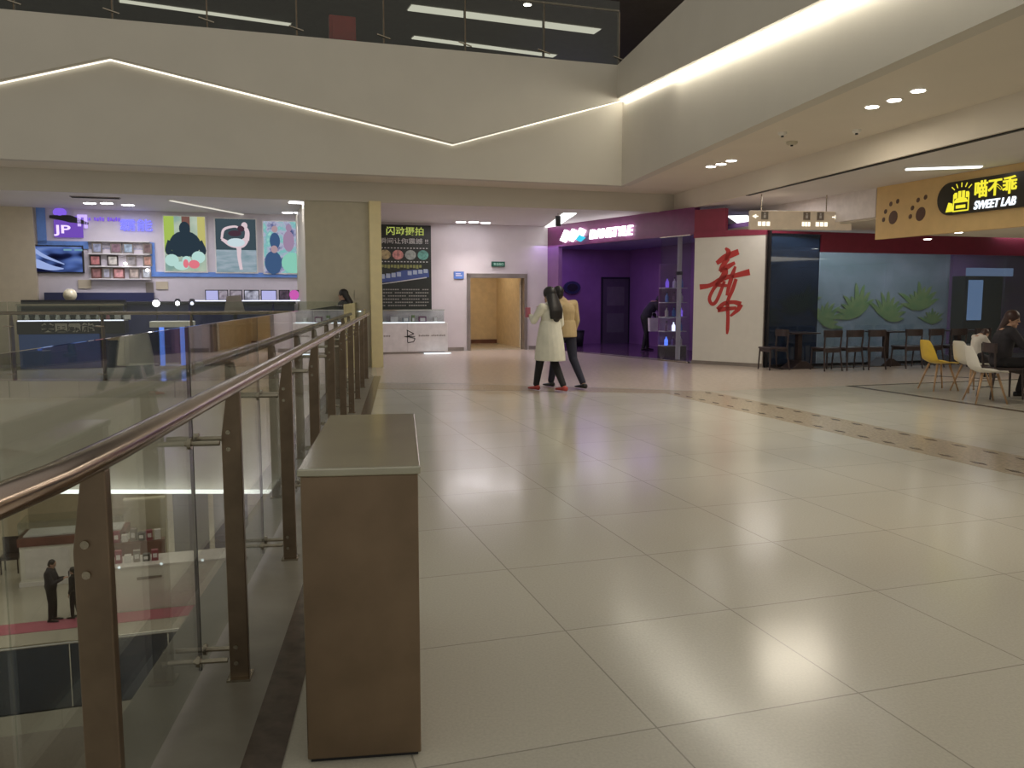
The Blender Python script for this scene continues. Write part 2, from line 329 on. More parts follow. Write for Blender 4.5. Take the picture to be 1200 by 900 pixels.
# ------------------------------------------------------------------ SETTING: walls
struct('wall_shop_back', MB().box(-4.5, 1.9, 21, 21.2, 0, 3.46), M['shopwall'], 'pale lilac wall of the photo shop')
struct('wall_left', MB().box(-9, -4.5, 20.85, 21.2, 0, 3.46), M['beige'], 'beige wall at the far left')
struct('wall_return', MB().box(1.12, 2.42, 17.64, 21, 0, 3.46), M['olive'], 'putty coloured wall behind the kiosk')
tag(MB().box(2.42, 2.66, 17.5, 17.75, 0, 3.46).build('wall_pilaster', M['warm'], None, (0, 0, 0), A), 'brightly lit warm cream pilaster', kind='structure')
w = MB().box(2.66, 5.7, 22.2, 22.4, 0, 3.46).box(7.43, 8.05, 22.2, 22.4, 0, 3.46).box(5.7, 7.43, 22.2, 22.4, 2.09, 3.46).box(2.42, 2.66, 17.75, 22.4, 0, 3.46)
struct('wall_back', w, M['farwall'], 'polished pale stone wall with the doorway')
struct('baseboard_back', MB().box(2.7, 5.6, 22.17, 22.2, 0, .1).box(7.5, 8.0, 22.17, 22.2, 0, .1), M['frame'])
# corridor through the doorway
c = MB().box(5.2, 7.65, 25.6, 25.8, 0, 2.6)
c.prism([(5.6, 22.4), (5.68, 22.4), (5.3, 25.6), (5.2, 25.6)], 'z', 0, 2.6)
c.prism([(7.5, 22.4), (7.6, 22.4), (7.65, 25.6), (7.55, 25.6)], 'z', 0, 2.6).box(5.2, 7.65, 22.4, 25.8, 2.6, 2.7)
struct('wall_corridor', c, M['cornerwall'])
struct('baseboard_corridor', MB().box(5.3, 7.54, 25.54, 25.6, 0, .12), M['redbrown'])
dr = empty('door_1', G(6.565, 22.2), A); dr['kind'] = 'structure'
MB().box(-.865, -.78, -.06, .22, 0, 2.09).box(.78, .865, -.06, .22, 0, 2.09).box(-.865, .865, -.06, .22, 2.0, 2.12).build('door_frame', M['frame'], dr)
lf = MB().box(-.03, .0, 0, .8, 0.01, 1.98).build('door_leaf', M['cornerwall'], dr, (.76, .2, 0), -.45)
MB().box(-.035, -.03, .08, .72, .1, .2).box(-.05, -.03, .08, .14, .1, 1.9).box(-.05, -.03, .66, .72, .1, 1.9).build('leaf_frame', M['frame'], lf)
MB().tube([(-.08, .7, .85), (-.08, .7, 1.15)], .015).build('handle', M['chrome'], lf)
lamp('AREA', G(6.5, 24, 2.55), 14, 1.2, (1, .78, .5), sy=1.6, name='corridor_lamp')
# outer walls that close the far right and the back of the hall
struct('wall_far_right', MB().box(21, 21.2, -4, 26, 0, 3.46), M['beige'])
struct('wall_far_back', MB().box(10, 21, 26, 26.2, 0, 3.46), M['beige'])

# ------------------------------------------------------------------ near balustrade
NP = 10
bal = empty('balustrade', RP(1.0, .65), 0, 'long glass balustrade with bronze handrail and steel posts beside the steel cabinet', 'balustrade')
L0 = bal.location.copy()
def loc(p): return Vector(p)-L0
pts = [RP(16.0, .63, 1.165), RP(1.9, .63, 1.165), RP(1.6, .64, 1.165), RP(1.35, .67, 1.165), RP(1.1, .73, 1.165), RP(.8, .83, 1.165), RP(.3, 1.02, 1.165), RP(-.6, 1.38, 1.165)]
full = [pts[0].lerp(pts[1], i/12) for i in range(12)]+pts[1:]
MB().tube([loc(p) for p in full], .036, 16, .8).build('handrail', M['rail'], bal, smooth=True)
POSTS = [1.745+1.5*i for i in range(NP)]; POSTS[0] = 1.80
pm = MB(); prof = [(-.036, 0), (.036, 0), (.036, 1.14), (-.012, 1.14), (-.036, .97)]
pm.prism(prof, 'y', -.012, .012)
pmesh = None
for i, sv in enumerate(POSTS):
    if i == 0:
        p0 = MB().prism(prof, 'y', -.016, .016).build('post', M['post'], bal, bevel=.003)
        br_ = []
        for z in (.10, .95):
            MB().tube([(-.01, -.022, z+.035), (-.01, .022, z+.035)], .009, 10).build('bolt', M['steel'], p0); MB().tube([(-.01, -.022, z-.03), (-.01, .022, z-.03)], .009, 10).build('bolt', M['steel'], p0)
        MB().box(-.045, .045, -.045, .045, 0, .012).build('foot_plate', M['steel'], p0)
        po = p0
    else:
        po = copy_tree(p0, bal)
        if i == 1:
            for z in (.10, .95):
                for e in (-.055, .055): MB().tube([(-.034, e, z), (-.16, e, z)], .010, 12).tube([(-.135, e, z), (-.148, e, z)], .022, 14).build('glass_bracket', M['steel'], po)
            p0 = po
    po.location = loc(RP(sv, .65)); po.rotation_euler = (0, 0, RANG)
edges = [.25]+[1.745]+POSTS[1:]+[15.9]
for i in range(len(edges)-1):
    a, b = edges[i]+.008, edges[i+1]-.008
    q0 = .80
    p = RP((a+b)/2, q0); hl = (b-a)/2
    if i == 0:
        a2 = RP(.4, 1.1); b2 = RP(1.737, .8); p = (a2+b2)/2; dd = b2-a2; hl = dd.length/2; ang = math.atan2(dd.y, dd.x)-PI/2
    else: ang = RANG
    o = MB().box(-.006, .006, -hl, hl, .04, 1.385).build('glass_panel', M['glass'], bal, loc(p), ang)
for sv in POSTS[1:]:
    MB().box(-.006, .006, -.007, .007, .04, 1.385).build('seal', M['seal'], bal, loc(RP(sv, .80)), RANG)

# opposite balustrade
ob = empty('balustrade', (-9, 14.75, 0), 0, 'glass balustrade across the void in front of the photo shop', 'balustrade')
MB().tube([(-6, 0, 1.2), (3.3, 0, 1.2), (6.0, 1.05, 1.2)], .03, 12).build('handrail', M['rail'], ob, smooth=True)
xs = [-4.5, -3.0, -1.45, 0.1, 1.72, 3.3]
for i in range(len(xs)-1):
    MB().box(xs[i]+.01, xs[i+1]-.01, -.1, -.088, .04, 1.4).build('glass_panel', M['glass'], ob)
dd = Vector((2.7, 1.05)); an = math.atan2(1.05, 2.7)
MB().box(.02, 1.42, -.006, .006, .04, 1.4).build('glass_panel', M['glass'], ob, (3.3, -.094, 0), an)
MB().box(1.45, 2.8, -.006, .006, .04, 1.4).build('glass_panel', M['glass'], ob, (3.3, -.094, 0), an)
for x in xs[1:]:
    p_ = MB().prism([(-.05, 0), (.05, 0), (.05, .95), (.01, 1.18), (-.02, 1.18), (-.05, 1.0)], 'x', x-.012, x+.012).build('post', M['post'], ob)
    for z in (.12, .97): MB().tube([(x-.08, -.1, z), (x+.08, -.1, z)], .012, 8).build('glass_bracket', M['steel'], p_)
# upper balustrade on top of the fascia
ub = empty('balustrade', G(0, VF-.1, 6.25), A, 'glass balustrade on the level above, over the folded fascia', 'balustrade')
us = [-8.2, -6.7, -5.15, -3.63, -2.12, -.57, .99, 2.6, 4.2, 5.84, 7.5]
for i in range(len(us)-1):
    MB().box(us[i]+.01, us[i+1]-.01, -.006, .006, .02, 1.3).build('glass_panel', M['glass'], ub)
for u_ in us[1:]:
    q = MB().box(u_-.014, u_+.014, .02, .1, -.0, 1.1).build('post', M['post'], ub)
    MB().tube([(u_-.14, -.01, .2), (u_+.12, -.01, .13)], .014, 8).build('glass_bracket', M['steel'], q)
MB().tube([(-8.2, .06, 1.13), (7.5, .06, 1.13)], .03, 10).build('handrail', M['rail'], ub)
MB().box(-8.2, 7.5, -.03, .03, 0, .03).build('base_channel', M['dark'], ub)
# red cabinet above
o = empty('fire_cabinet', G(1.86, 16.75, 6.2), A, 'dull red square cabinet standing behind the upper glass balustrade', 'cabinet')
MB().box(-.25, .25, -.1, .1, 0, .62).build('body', M['redbox'], o, bevel=.01)
MB().box(-.2, .2, -.115, -.1, .05, .57).build('door', M['redbox'], o, bevel=.004)
# upper strip lights
def strip(p0, p1, z, wd, m, name, label, cat='light', group=None):
    a = at_z(*p0, z); b = at_z(*p1, z); d_ = b-a; L = d_.length
    o = empty(name, (a+b)/2, math.atan2(d_.y, d_.x), label, cat, group)
    MB().box(-L/2, L/2, -wd/2, wd/2, -.03, -.005).build('diffuser', m, o)
    MB().box(-L/2-.03, L/2+.03, -wd/2-.03, wd/2+.03, -.012, 0).build('frame', M['white2'], o)
    return o
for a, b, wd, lb in (((480, 8), (700, 36), .42, 'long dim strip light on the upper ceiling, the topmost one'), ((484, 43), (650, 65), .25, 'thin dim strip light low on the upper ceiling'),
                 ((140, 0), (340, 28), .2, 'faint strip light on the upper ceiling at far left')):
    strip(a, b, 8.6, wd, M['g_dimstrip'], 'strip_light', lb, group='strip lights on the upper ceiling')
for (x, y), lb in (((268, 36), 'small bright downlight on the upper ceiling at left'), ((618, 5), 'small bright downlight on the upper ceiling near its centre')):
    p = at_z(x, y, 8.6); o = empty('downlight', p, 0, lb, 'light'); MB().lathe([(.09, -.02), (.09, 0)]).build('lens', M['g_down'], o); MB().lathe([(.12, -.012), (.12, 0)]).build('ring', M['white2'], o)
o = empty('lit_window', G(10.6, 27.6, 8.05), A, 'violet lit window band high at the top beyond the corner', 'window')
for k in range(5): MB().box(-1.4+.6*k, -1.4+.6*k+.5, -.02, .02, -.6, .4).build('pane', M['g_window'], o)
MB().box(-1.5, 1.7, .02, .08, -.7, .5).build('frame', M['dark'], o)

# ------------------------------------------------------------------ downlights
def downlight(p, r, m, label, group, energy, col, sq=False):
    o = empty('downlight', p, A, label, 'ceiling light', group)
    if sq:
        MB().box(-r, r, -r, r, -.012, -.002).build('lens', m, o); MB().box(-r-.03, r+.03, -r-.03, r+.03, -.006, 0).build('ring', M['white2'], o)
    else:
        MB().lathe([(r, -.012), (r, -.002)]).build('lens', m, o); MB().lathe([(r+.025, -.006), (r+.025, 0)]).build('ring', M['white2'], o)
    if energy: lamp('SPOT', (p[0], p[1], p[2]-.03), energy, .07, col, angle=95, blend=.9, name='downlight_lamp')
WARM = (1, .9, .74); COOL = (.93, .9, 1)
def trio(L, z, r, m, where, e, col, labels=('left', 'middle', 'right')):
    for (x, y), w_ in zip(L, labels):
        downlight(at_z(x, y, z), r, m, 'round downlight, %s one of the row %s' % (w_, where), 'downlights in the row '+where, e, col)
trio([(1022, 125), (1048, 117), (1076, 106)], 3.85, .075, M['g_down'], 'on the cream ceiling at right', 75, WARM)
trio([(833, 195), (845, 192), (857, 188)], 3.85, .085, M['g_down'], 'on the cream ceiling above the calligraphy panel', 70, WARM)
trio([(105, 238), (125, 238), (150, 240)], 3.45, .12, M['g_cool'], 'over the photo shop', 70, COOL)
trio([(337, 249), (351, 249)], 3.45, .12, M['g_cool'], 'over the lit posters', 60, COOL, ('left', 'right'))
trio([(540, 260), (555, 260), (569, 261)], 3.45, .13, M['g_cool'], 'before the doorway', 60, (1, .93, .92))
trio([(1087, 280), (1123, 272), (1160, 268)], 2.62, .07, M['g_down'], 'in the soffit behind the honey coloured sign', 14, WARM)
downlight(at_z(348, 237, 3.45), .16, M['g_cool'], 'square ceiling light beside the putty wall', None, 25, COOL, True)
downlight(at_z(441, 237, 3.45), .07, M['g_down'], 'small round downlight over the bright pilaster', None, 60, (1, .85, .5))
for x, y, lb in ((928, 166, 'round white smoke detector on the cream ceiling'), (917, 155, 'small flush sprinkler plate above the smoke detector'), (1004, 152, 'small flush sprinkler plate right of the smoke detector')):
    p = at_z(x, y, 3.85); o = empty('smoke_detector' if x == 928 else 'sprinkler', p, 0, lb, 'detector' if x == 928 else 'sprinkler')
    r = .085 if x == 928 else .06
    MB().lathe([(r*.7, -.05), (r, -.03), (r, 0)]).build('housing', M['white2'] if x != 928 else M['olive'], o, smooth=False)
    MB().lathe([(.02, -.07), (.02, -.05)]).build('sensor', M['dark'], o)
strip((1062, 197), (1150, 194), 3.45, .12, M['g_strip'], 'linear_light', 'long recessed light above the honey coloured sign board')
strip((890, 266.5), (998, 264), 3.44, .35, M['g_strip'], 'linear_light', 'bright light line just above the maroon band')
strip((864, 252), (878, 263), 3.44, .45, M['g_strip'], 'linear_light', 'slanting light panel beside the hanging sign')
strip((644, 266), (668, 249), 3.45, .3, M['g_strip'], 'linear_light', 'slanting ceiling light left of the lit store letters')
strip((200, 234), (295, 252.5), 3.45, .06, M['g_dimstrip'], 'linear_light', 'thin diagonal ceiling line over the lit posters')
o = empty('air_vent', at_z(112, 231, 3.45), A, 'dark slot air vent above the photo shop downlights', 'vent')
MB().box(-.45, .45, -.09, .09, -.015, 0).build('frame', M['frame'], o)
for k in range(3): MB().box(-.43, .43, -.07+.055*k, -.04+.055*k, -.022, -.015).build('slat', M['black'], o)
o = empty('air_vent', at_z(654, 250, 3.45), A, 'dark hanging plate in front of the slanting ceiling light', 'sign')
o.name = 'hanging_plate'
MB().box(-.06, .06, -.02, .02, -.30, -.06).build('plate', M['dark'], o)
MB().tube([(0, 0, -.1), (0, 0, 0)], .008).build('rod', M['steel'], o)

# ------------------------------------------------------------------ steel cabinet beside the rail
bx = empty('steel_cabinet', RP(2.57, .15), RANG, 'waist-high brown steel cabinet with a polished lid beside the balustrade', 'cabinet')
bx.location = Vector((-.478, 2.55, 0)); 
MB().box(-.182, .182, 0, 1.17, 0.012, .942).build('body', M['box_steel'], bx, bevel=.004)
MB().box(-.19, .19, -.012, 1.18, .942, .967).build('lid', M['lid'], bx, bevel=.004)
MB().box(-.172, .172, .01, 1.16, 0, .012).build('plinth', M['dark'], bx)

# ------------------------------------------------------------------ photo shop on the left (wall plane v = 21)
def panel(name, x0, y0, x1, y1, v, th, m, label=None, cat=None, group=None, parent=None, proud=0.):
    xm = (x0+x1)/2; u0, za = uz(x0, (y0+y1)/2, v); u1, _ = uz(x1, (y0+y1)/2, v); _, zt = uz(xm, y0, v); _, zb = uz(xm, y1, v)
    w_, h_ = (u1-u0), zt-zb
    if parent is None:
        o = MB().box(-w_/2, w_/2, -th, 0, 0, h_).build(name, m, None, G((u0+u1)/2, v-proud, zb), A)
        return tag(o, label, cat, group), w_, h_
    return None
def trimbar(L):
    mb = MB()
    for x0, x1, z0, z1 in L: mb.box(x0, x1, 20.96, 21, z0, z1)
    return mb
bt = empty('wall_stripe', G(0, 20.99), A, 'sky blue stripe stepping down across the photo shop wall', 'wall trim')
ua, za = uz(40, 243, 21); ub_, zb_ = uz(75, 282, 21); uc, zc = uz(180, 286, 21); ud, zd = uz(355, 326, 21); _, z2 = uz(185, 326, 21)
m_ = MB().box(-4.46, -4.28, -.03, 0, 2.66, 3.45).box(-4.46, -2.06, -.03, 0, 2.56, 2.73).box(-2.23, -2.06, -.03, 0, 1.95, 2.56).box(-2.06, 1.2, -.03, 0, 1.95, 2.06)
m_.build('stripe', M['bluetrim'], bt)
# television
u0, z0 = uz(40, 320, 21); u1, z1 = uz(98, 290, 21)
tv = empty('television', G((u0+u1)/2, 20.98, z0), A, 'wide television showing a pale blue picture under the blue stripe', 'television')
w_ = u1-u0; h_ = .62
MB().box(-w_/2, w_/2, -.06, 0, 0, h_).build('bezel', M['black'], tv, bevel=.005)
s = MB().box(-w_/2+.03, w_/2-.03, -.066, -.06, .03, h_-.03).build('screen', lit_print('tv_picture', [(.004, .005, .02), (.01, .015, .06), (.08, .14, .4), (.2, .3, .6)], .9, 1.8, 1, (1, 1, 2.2)), tv)
b_ = MB(); stroke(b_, [(-w_/2+.05, .22), (-.15, .12), (.1, .10)], [.2, .12, .02], -.072, -.068); stroke(b_, [(-w_/2+.05, .5), (-.25, .36), (.12, .2)], [.09, .07, .02], -.072, -.068)
b_.build('picture_highlight', glow('screen_pale', (.35, .45, .8), .9), tv)
for q, (xx, zz) in enumerate([(.12, .5), (.34, .5)]): MB().box(xx, xx+.16, -.072, -.068, zz, zz+.04).build('picture_caption', glow('screen_dim', (.2, .4, .5), .8), tv) if q < 2 else None
# shelves with framed photos
u0, z0 = uz(106, 327, 21); u1, z1 = uz(176, 287, 21)
sh = empty('wall_shelf', G(u0, 20.98, z0), A, 'pale wall shelf rack holding framed photographs', 'shelf')
W_ = u1-u0; H_ = .85
MB().box(0, W_, -.02, 0, 0, H_).build('back_panel', M['shopwall'], sh)
for k in range(4): MB().box(0, W_, -.16, -.02, k*H_/3-.012, k*H_/3+.012).build('shelf_board', M['white'], sh)
photocols = [(.20, .22, .30), (.16, .10, .12), (.22, .28, .34), (.12, .08, .08), (.3, .12, .12), (.35, .33, .3), (.15, .14, .14), (.32, .18, .14), (.2, .1, .1), (.25, .25, .3), (.4, .2, .2), (.3, .25, .22), (.28, .3, .32)]
spots = [(.12, 2, .13), (.5, 2, .15), (.76, 2, .14), (1.18, 2, .11), (.06, 1, .15), (.42, 1, .15), (.82, 1, .13), (1.17, 1, .11), (.08, 0, .13), (.31, 0, .09), (.53, 0, .16), (.86, 0, .14), (1.13, 0, .12)]
rows = ['bottom', 'middle', 'top']
cnt = {}
for i, ((x, k, hw), pc) in enumerate(zip(spots, photocols)):
    cnt[k] = cnt.get(k, 0)+1
    nm = ['first', 'second', 'third', 'fourth', 'fifth'][cnt[k]-1]
    f_ = empty('picture_frame', G(u0+x+hw/2, 20.9, z0+k*H_/3+.013), A, 'small framed photograph, %s from the left on the %s row of the wall shelf' % (nm, rows[k]), 'picture', 'framed photographs on the wall shelf')
    MB().box(-hw/2-.04, hw/2+.04, 0, .02, 0, .24).build('frame', M['darkwood'] if i in (4, 5) else M['redbrown'] if i in (8, 10) else M['frame'], f_)
    MB().box(-hw/2-.01, hw/2+.01, -.004, 0, .03, .21).build('photo', mat('photo_print', pc, .3, col2=tuple(min(1, c*2.6) for c in pc), scale=9), f_)
for x, y, lb in ((161, 313, 'lowest'), (148, 310, 'middle'), (199, 320, 'x')):
    pass
for (x, y), lb in (((147, 309), 'small glaring lamp on the middle row of the wall shelf'), ((200, 322), 'small glaring lamp at the bottom right of the wall shelf')):
    u_, z_ = uz(x, y, 20.75)
    if x == 200: u_, z_ = u0+W_-.06, z0+.2
    o = empty('spot_lamp', G(u_, 20.75, z_), A, lb, 'lamp'); MB().ball((0, 0, 0), .035).build('bulb', M['g_cool'], o); MB().tube([(0, .03, 0), (0, .12, 0)], .02).build('arm', M['white'], o)
# plaques under the shelf
for x0, x1, y0, y1, m__, lb in ((93, 108, 328, 338, 'beige', 'small beige notice left under the television'), (184, 198, 330, 339, 'beige', 'small beige notice under the right end of the shelf'), (172, 181, 331, 343, 'frame', 'small grey wall box beside the beige notice')):
    o, w2, h2 = panel('notice' if m__ == 'beige' else 'wall_box', x0-1, y0, x1-1, y1, 21, .03, M[m__], lb, 'notice' if m__ == 'beige' else 'box')
# logo and lettering
u_, z_ = uz(80, 261, 21)
lg = empty('shop_logo', G(u_, 20.97, z_), A, 'purple and black logo with big pale letters left on the photo shop wall', 'logo')
MB().box(-.28, .3, -.03, 0, -.33, .05).build('backing', glow('logo_purple', (.18, .08, .5), .9), lg)
b_ = MB(); stroke(b_, [(-.36, .12), (.05, .08), (.42, -.02)], [.06, .16, .05], -.05, -.03); b_.build('swoosh', M['dark'], lg)
b_ = MB().ball((-.15, -.03, .22), .14, .03, .1); b_.build('emblem', M['g_violet'], lg)
text('letters', 'JP', .34, .24, (-.12, -.04, -.18), lg, glow('logo_lilac', (.75, .6, 1), 1.3), bold=.02)
b_ = MB().box(.2, .27, -.05, -.03, -.08, .18).box(.33, .4, -.05, -.03, -.12, .16).box(.2, .4, -.05, -.03, .12, .18); b_.build('letter_mark', glow('logo_lilac2', (.6, .45, 1), 1.1), lg)
u_, z_ = uz(115, 257, 21)
ln = empty('shop_lettering', G(u_, 20.97, z_), A, 'thin line of small violet lettering between the logo and the large blue characters', 'lettering')
b_ = MB()
for k in range(17):
    if k in (6, 11): continue
    b_.box(-.46+k*.055, -.46+k*.055+.034, -.02, 0, -.04+.01*(k % 2), .05-.012*(k % 3))
b_.build('small_letters', M['g_violet'], ln)
u_, z_ = uz(160, 264, 21)
hz = empty('shop_lettering', G(u_, 20.97, z_), A, 'two large blue violet lit characters on the photo shop wall', 'lettering')
text('characters', '霸能', .68, .27, (0, -.02, 0), hz, glow('blue_violet_letters', (.22, .22, 1), 1.3), bold=.008, depth=.02)
# three lit posters
pz = [((193, 254), (241, 318), 'poster_seated_figure'), ((253, 257), (300, 319), 'p2'), ((309, 260), (355, 320), 'p3')]
def poster(a, b, label, m_main):
    u0, _ = uz(a[0], 285, 21); u1, _ = uz(b[0], 285, 21); _, zt = uz((a[0]+b[0])/2, a[1], 21); _, zb = uz((a[0]+b[0])/2, b[1], 21)
    o = empty('lit_poster', G((u0+u1)/2, 20.99, zb), A, label, 'poster', 'backlit posters on the photo shop wall')
    w_, h_ = u1-u0, zt-zb
    MB().box(-w_/2-.03, w_/2+.03, -.05, 0, -.03, h_+.03).build('frame', M['white'], o)
    MB().box(-w_/2, w_/2, -.056, -.05, 0, h_).build('picture', m_main, o)
    return o, w_, h_
def flat(o, shapes, m, name='figure', y=-.06):
    mb = MB()
    for i, sh_ in enumerate(shapes):
        if sh_[0] == 's': stroke(mb, sh_[1], sh_[2], y-.003-.0003*i, y+.002)
        else:
            _, cx, cz, rx, rz = sh_; mb.prism([(cx+rx*math.cos(t*PI/9), cz+rz*math.sin(t*PI/9)) for t in range(18)], 'y', y-.003-.0003*i, y+.002)
    return mb.build(name, m, o)
P1, w1, h1 = poster(*pz[0][:2], 'backlit poster of a dark seated figure among pale bouquets, leftmost of the three', lit_print('poster_a', [(.12, .3, .3), (.4, .5, .4), (.55, .62, .5)], .9, 2.2))
MB().box(-w1/2, -w1/2+.22, -.06, -.055, h1*.35, h1).build('yellow_panel', glow('poster_yellow_green', (.45, .62, .12), .8), P1)
MB().box(.28, w1/2, -.06, -.055, h1*.45, h1).build('yellow_panel', glow('poster_yellow', (.62, .58, .2), .8), P1)
MB().box(-.06, .12, -.06, -.055, h1*.7, h1).build('brown_panel', glow('poster_brown', (.25, .12, .10), .7), P1)
flat(P1, [('e', 0, h1*.78, .12, .16), ('e', 0, h1*.5, .34, .3), ('s', [(-.3, h1*.55), (-.36, h1*.35), (-.1, h1*.3)], [.16, .14, .1]), ('s', [(.3, h1*.55), (.38, h1*.35), (.1, h1*.3)], [.16, .14, .1])], glow('poster_dark', (.03, .05, .07), .8), 'seated_figure', -.062)
flat(P1, [('e', -.3, h1*.2, .15, .14), ('e', -.1, h1*.1, .16, .1), ('e', .28, h1*.26, .15, .14), ('e', .02, h1*.2, .1, .1)], glow('poster_pale', (.5, .75, .7), .9), 'bouquet', -.066)
flat(P1, [('e', .18, h1*.13, .12, .1), ('e', .0, h1*.14, .06, .1)], glow('poster_pink', (.8, .2, .25), .9), 'bouquet', -.069)
P2, w2, h2 = poster(*pz[1][:2], 'backlit poster of a dancer bending back on one leg, middle of the three', glow('poster_b', (.06, .09, .11), .8))
MB().box(-w2/2, w2/2, -.06, -.055, 0, h2*.42).build('pale_ground', lit_print('poster_floor', [(.2, .3, .34), (.38, .45, .52)], .9, 3, 2, (1, 1, 4)), P2)
flat(P2, [('s', [(.1, .06), (.06, h2*.28), (.06, h2*.45), (.0, h2*.55)], [.07, .08, .11, .15]), ('s', [(-.32, h2*.62), (-.1, h2*.52), (.12, h2*.54), (.24, h2*.62)], [.06, .12, .2, .12]),
          ('s', [(.24, h2*.6), (.26, h2*.76), (.2, h2*.86)], [.12, .1, .08]), ('s', [(-.32, h2*.62), (-.26, h2*.8), (-.02, h2*.86), (.1, h2*.82)], [.05, .06, .05, .04]), ('e', .2, h2*.88, .07, .08)], glow('poster_skin', (.75, .6, .65), .9), 'dancer', -.062)
flat(P2, [('e', .0, h2*.56, .2, .1)], glow('poster_cloth', (.62, .75, .8), .9), 'dress', -.066)
flat(P2, [('e', -.02, h2*.73, .15, .07), ('e', .12, h2*.82, .08, .07)], glow('poster_hair', (.08, .04, .06), .8), 'dancer_hair', -.066)
P3, w3, h3 = poster(*pz[2][:2], 'backlit poster crowded with people in blue and mint tones, rightmost of the three', lit_print('poster_c', [(.03, .05, .12), (.12, .14, .3), (.45, .45, .6), (.2, .5, .5), (.4, .7, .6)], .9, 4.5, 3))
flat(P3, [('e', .2, h3*.2, .26, .25)], glow('poster_mint', (.3, .7, .55), .8), 'mint_figure', -.06)
flat(P3, [('e', .12, h3*.62, .13, .25), ('e', .13, h3*.88, .07, .09)], glow('poster_mauve', (.4, .28, .42), .8), 'mauve_figure', -.06)
flat(P3, [('e', -.25, h3*.2, .2, .28), ('e', -.2, h3*.62, .12, .2)], glow('poster_blue', (.06, .12, .25), .8), 'blue_figure', -.06)
flat(P3, [('e', -.22, h3*.46, .08, .09), ('e', -.2, h3*.85, .07, .08)], glow('poster_face', (.5, .35, .38), .8), 'face', -.064)
# counters of the photo shop
ct = empty('service_counter', G(-1.6, 20.45), A, 'long navy counter along the wall under the television and posters', 'counter')
MB().box(-2.75, 2.6, -.25, .5, 0, 1.32).build('body', M['navy'], ct, bevel=.01); MB().box(-2.78, 2.63, -.3, .5, 1.32, 1.38).build('worktop', M['dark'], ct, bevel=.005)
MB().box(-2.75, -.5, .3, .5, 1.38, 1.58).build('back_ledge', M['navy'], ct)
# laptops / photo displays on it at right
for i, (x, wd, kind) in enumerate(((249, .3, 's'), (262, .22, 'p'), (277, .28, 'p'), (295, .34, 'w'), (315, .36, 's'), (333, .25, 'd'), (351, .2, 'w'))):
    u_, z_ = uz(x, 350, 20.5)
    o = empty('display_screen' if kind in 'sd' else 'photo_stand', G(u_, 20.35+.0*i, 1.385), A,
              ['bright tablet screen, leftmost on the navy counter', 'small brownish photo stand second from left on the navy counter', 'photo stand with a pale picture near the middle of the navy counter', 'black and white framed picture standing on the navy counter', 'wide bright screen right of the black and white picture', 'dark screen beside the pink balloon', 'small white card at the right end of the navy counter'][i], 'screen' if kind in 'sd' else 'picture')
    col = {'s': glow('screen_lilac', (.5, .5, .85), .9), 'p': mat('photo_card', (.3, .25, .3), .4, col2=(.6, .55, .6), scale=12), 'w': lit_print('bw_photo', [(.03, .03, .05), (.7, .7, .85)], .9, 6, 2), 'd': mat('dark_photo', (.05, .04, .06), .3, col2=(.2, .15, .2), scale=8)}[kind]
    MB().box(-wd/2, wd/2, -.02, 0, .01, .26).build('frame', M['dark'], o); MB().box(-wd/2+.02, wd/2-.02, -.025, -.02, .03, .24).build('picture', col, o)
    MB().box(-wd/3, wd/3, -.06, .1, 0, .012).build('base', M['dark'], o)
le = tag(MB().box(-.0, 2.55, -.02, .02, 0, .02).build('led_strip', M['g_shelf'], None, G(-1.3, 20.13, 1.385), A), 'thin lilac light strip along the counter edge before the screens', 'light')
bl = empty('balloon', G(1.0, 20.2, 1.4), A, 'pink round balloon at the right end of the navy counter', 'balloon')
MB().ball((0, 0, .13), .11, .11, .12).build('bubble', glow('pink_lit', (.8, .15, .6), .7), bl, smooth=True); MB().tube([(0, 0, 0), (0, 0, .03)], .015).build('knot', M['pink'], bl)
bl = empty('balloon', G(-3.75, 20.3, 1.385), A, 'cream round balloon above the showcase at left', 'balloon')
MB().ball((0, 0, .14), .14, .14, .14).build('bubble', M['balloon'], bl, smooth=True); MB().tube([(0, 0, -.0), (0, 0, .02)], .02).build('knot', M['balloon'], bl)
# camera lights
for x, lb in ((183, 'big glaring studio lamp above the neon stand'), (208, 'smaller glaring studio lamp right of the big one'), (225, 'faint studio lamp right of the two glaring ones')):
    u_, z_ = uz(x, 355.5, 19.3)
    o = empty('studio_lamp', G(u_, 19.3, 0), A, lb, 'lamp', 'studio lamps above the neon stand')
    MB().tube([(0, .1, 0), (0, .1, z_)], .012).build('stand_pole', M['dark'], o); MB().lathe([(.1, 0), (.1, .02), (.02, .03)], (0, .1, 0)).build('base', M['dark'], o)
    MB().ball((0, 0, z_), .07 if x == 183 else .045 if x == 208 else .04, n=10).build('bulb', M['g_cool'] if x < 220 else M['g_shelf'], o)
    MB().lathe([(.09, 0), (.04, .1)], (0, .06, z_)).build('housing', M['dark'], o)
# neon stand
u_, _ = uz(204, 412, 17.6); pu, _ = uz(204, 400, 18.7); pv = 18.7
ns = empty('display_stand', G(pu, pv), A, 'white display stand with two blue neon columns', 'stand')
MB().box(-.3, .32, -.2, .2, 0, .06).build('base', M['white'], ns, bevel=.01); MB().box(-.44, .42, -.22, .22, .86, .98).build('top', M['white2'], ns, bevel=.01)
for x in (-.27, .13): MB().box(x, x+.09, -.12, -.05, .06, .86).build('neon_column', M['g_blue'], ns)
for x in (-.3, .24): MB().box(x, x+.05, .08, .16, .06, .86).build('leg', M['dark'], ns)
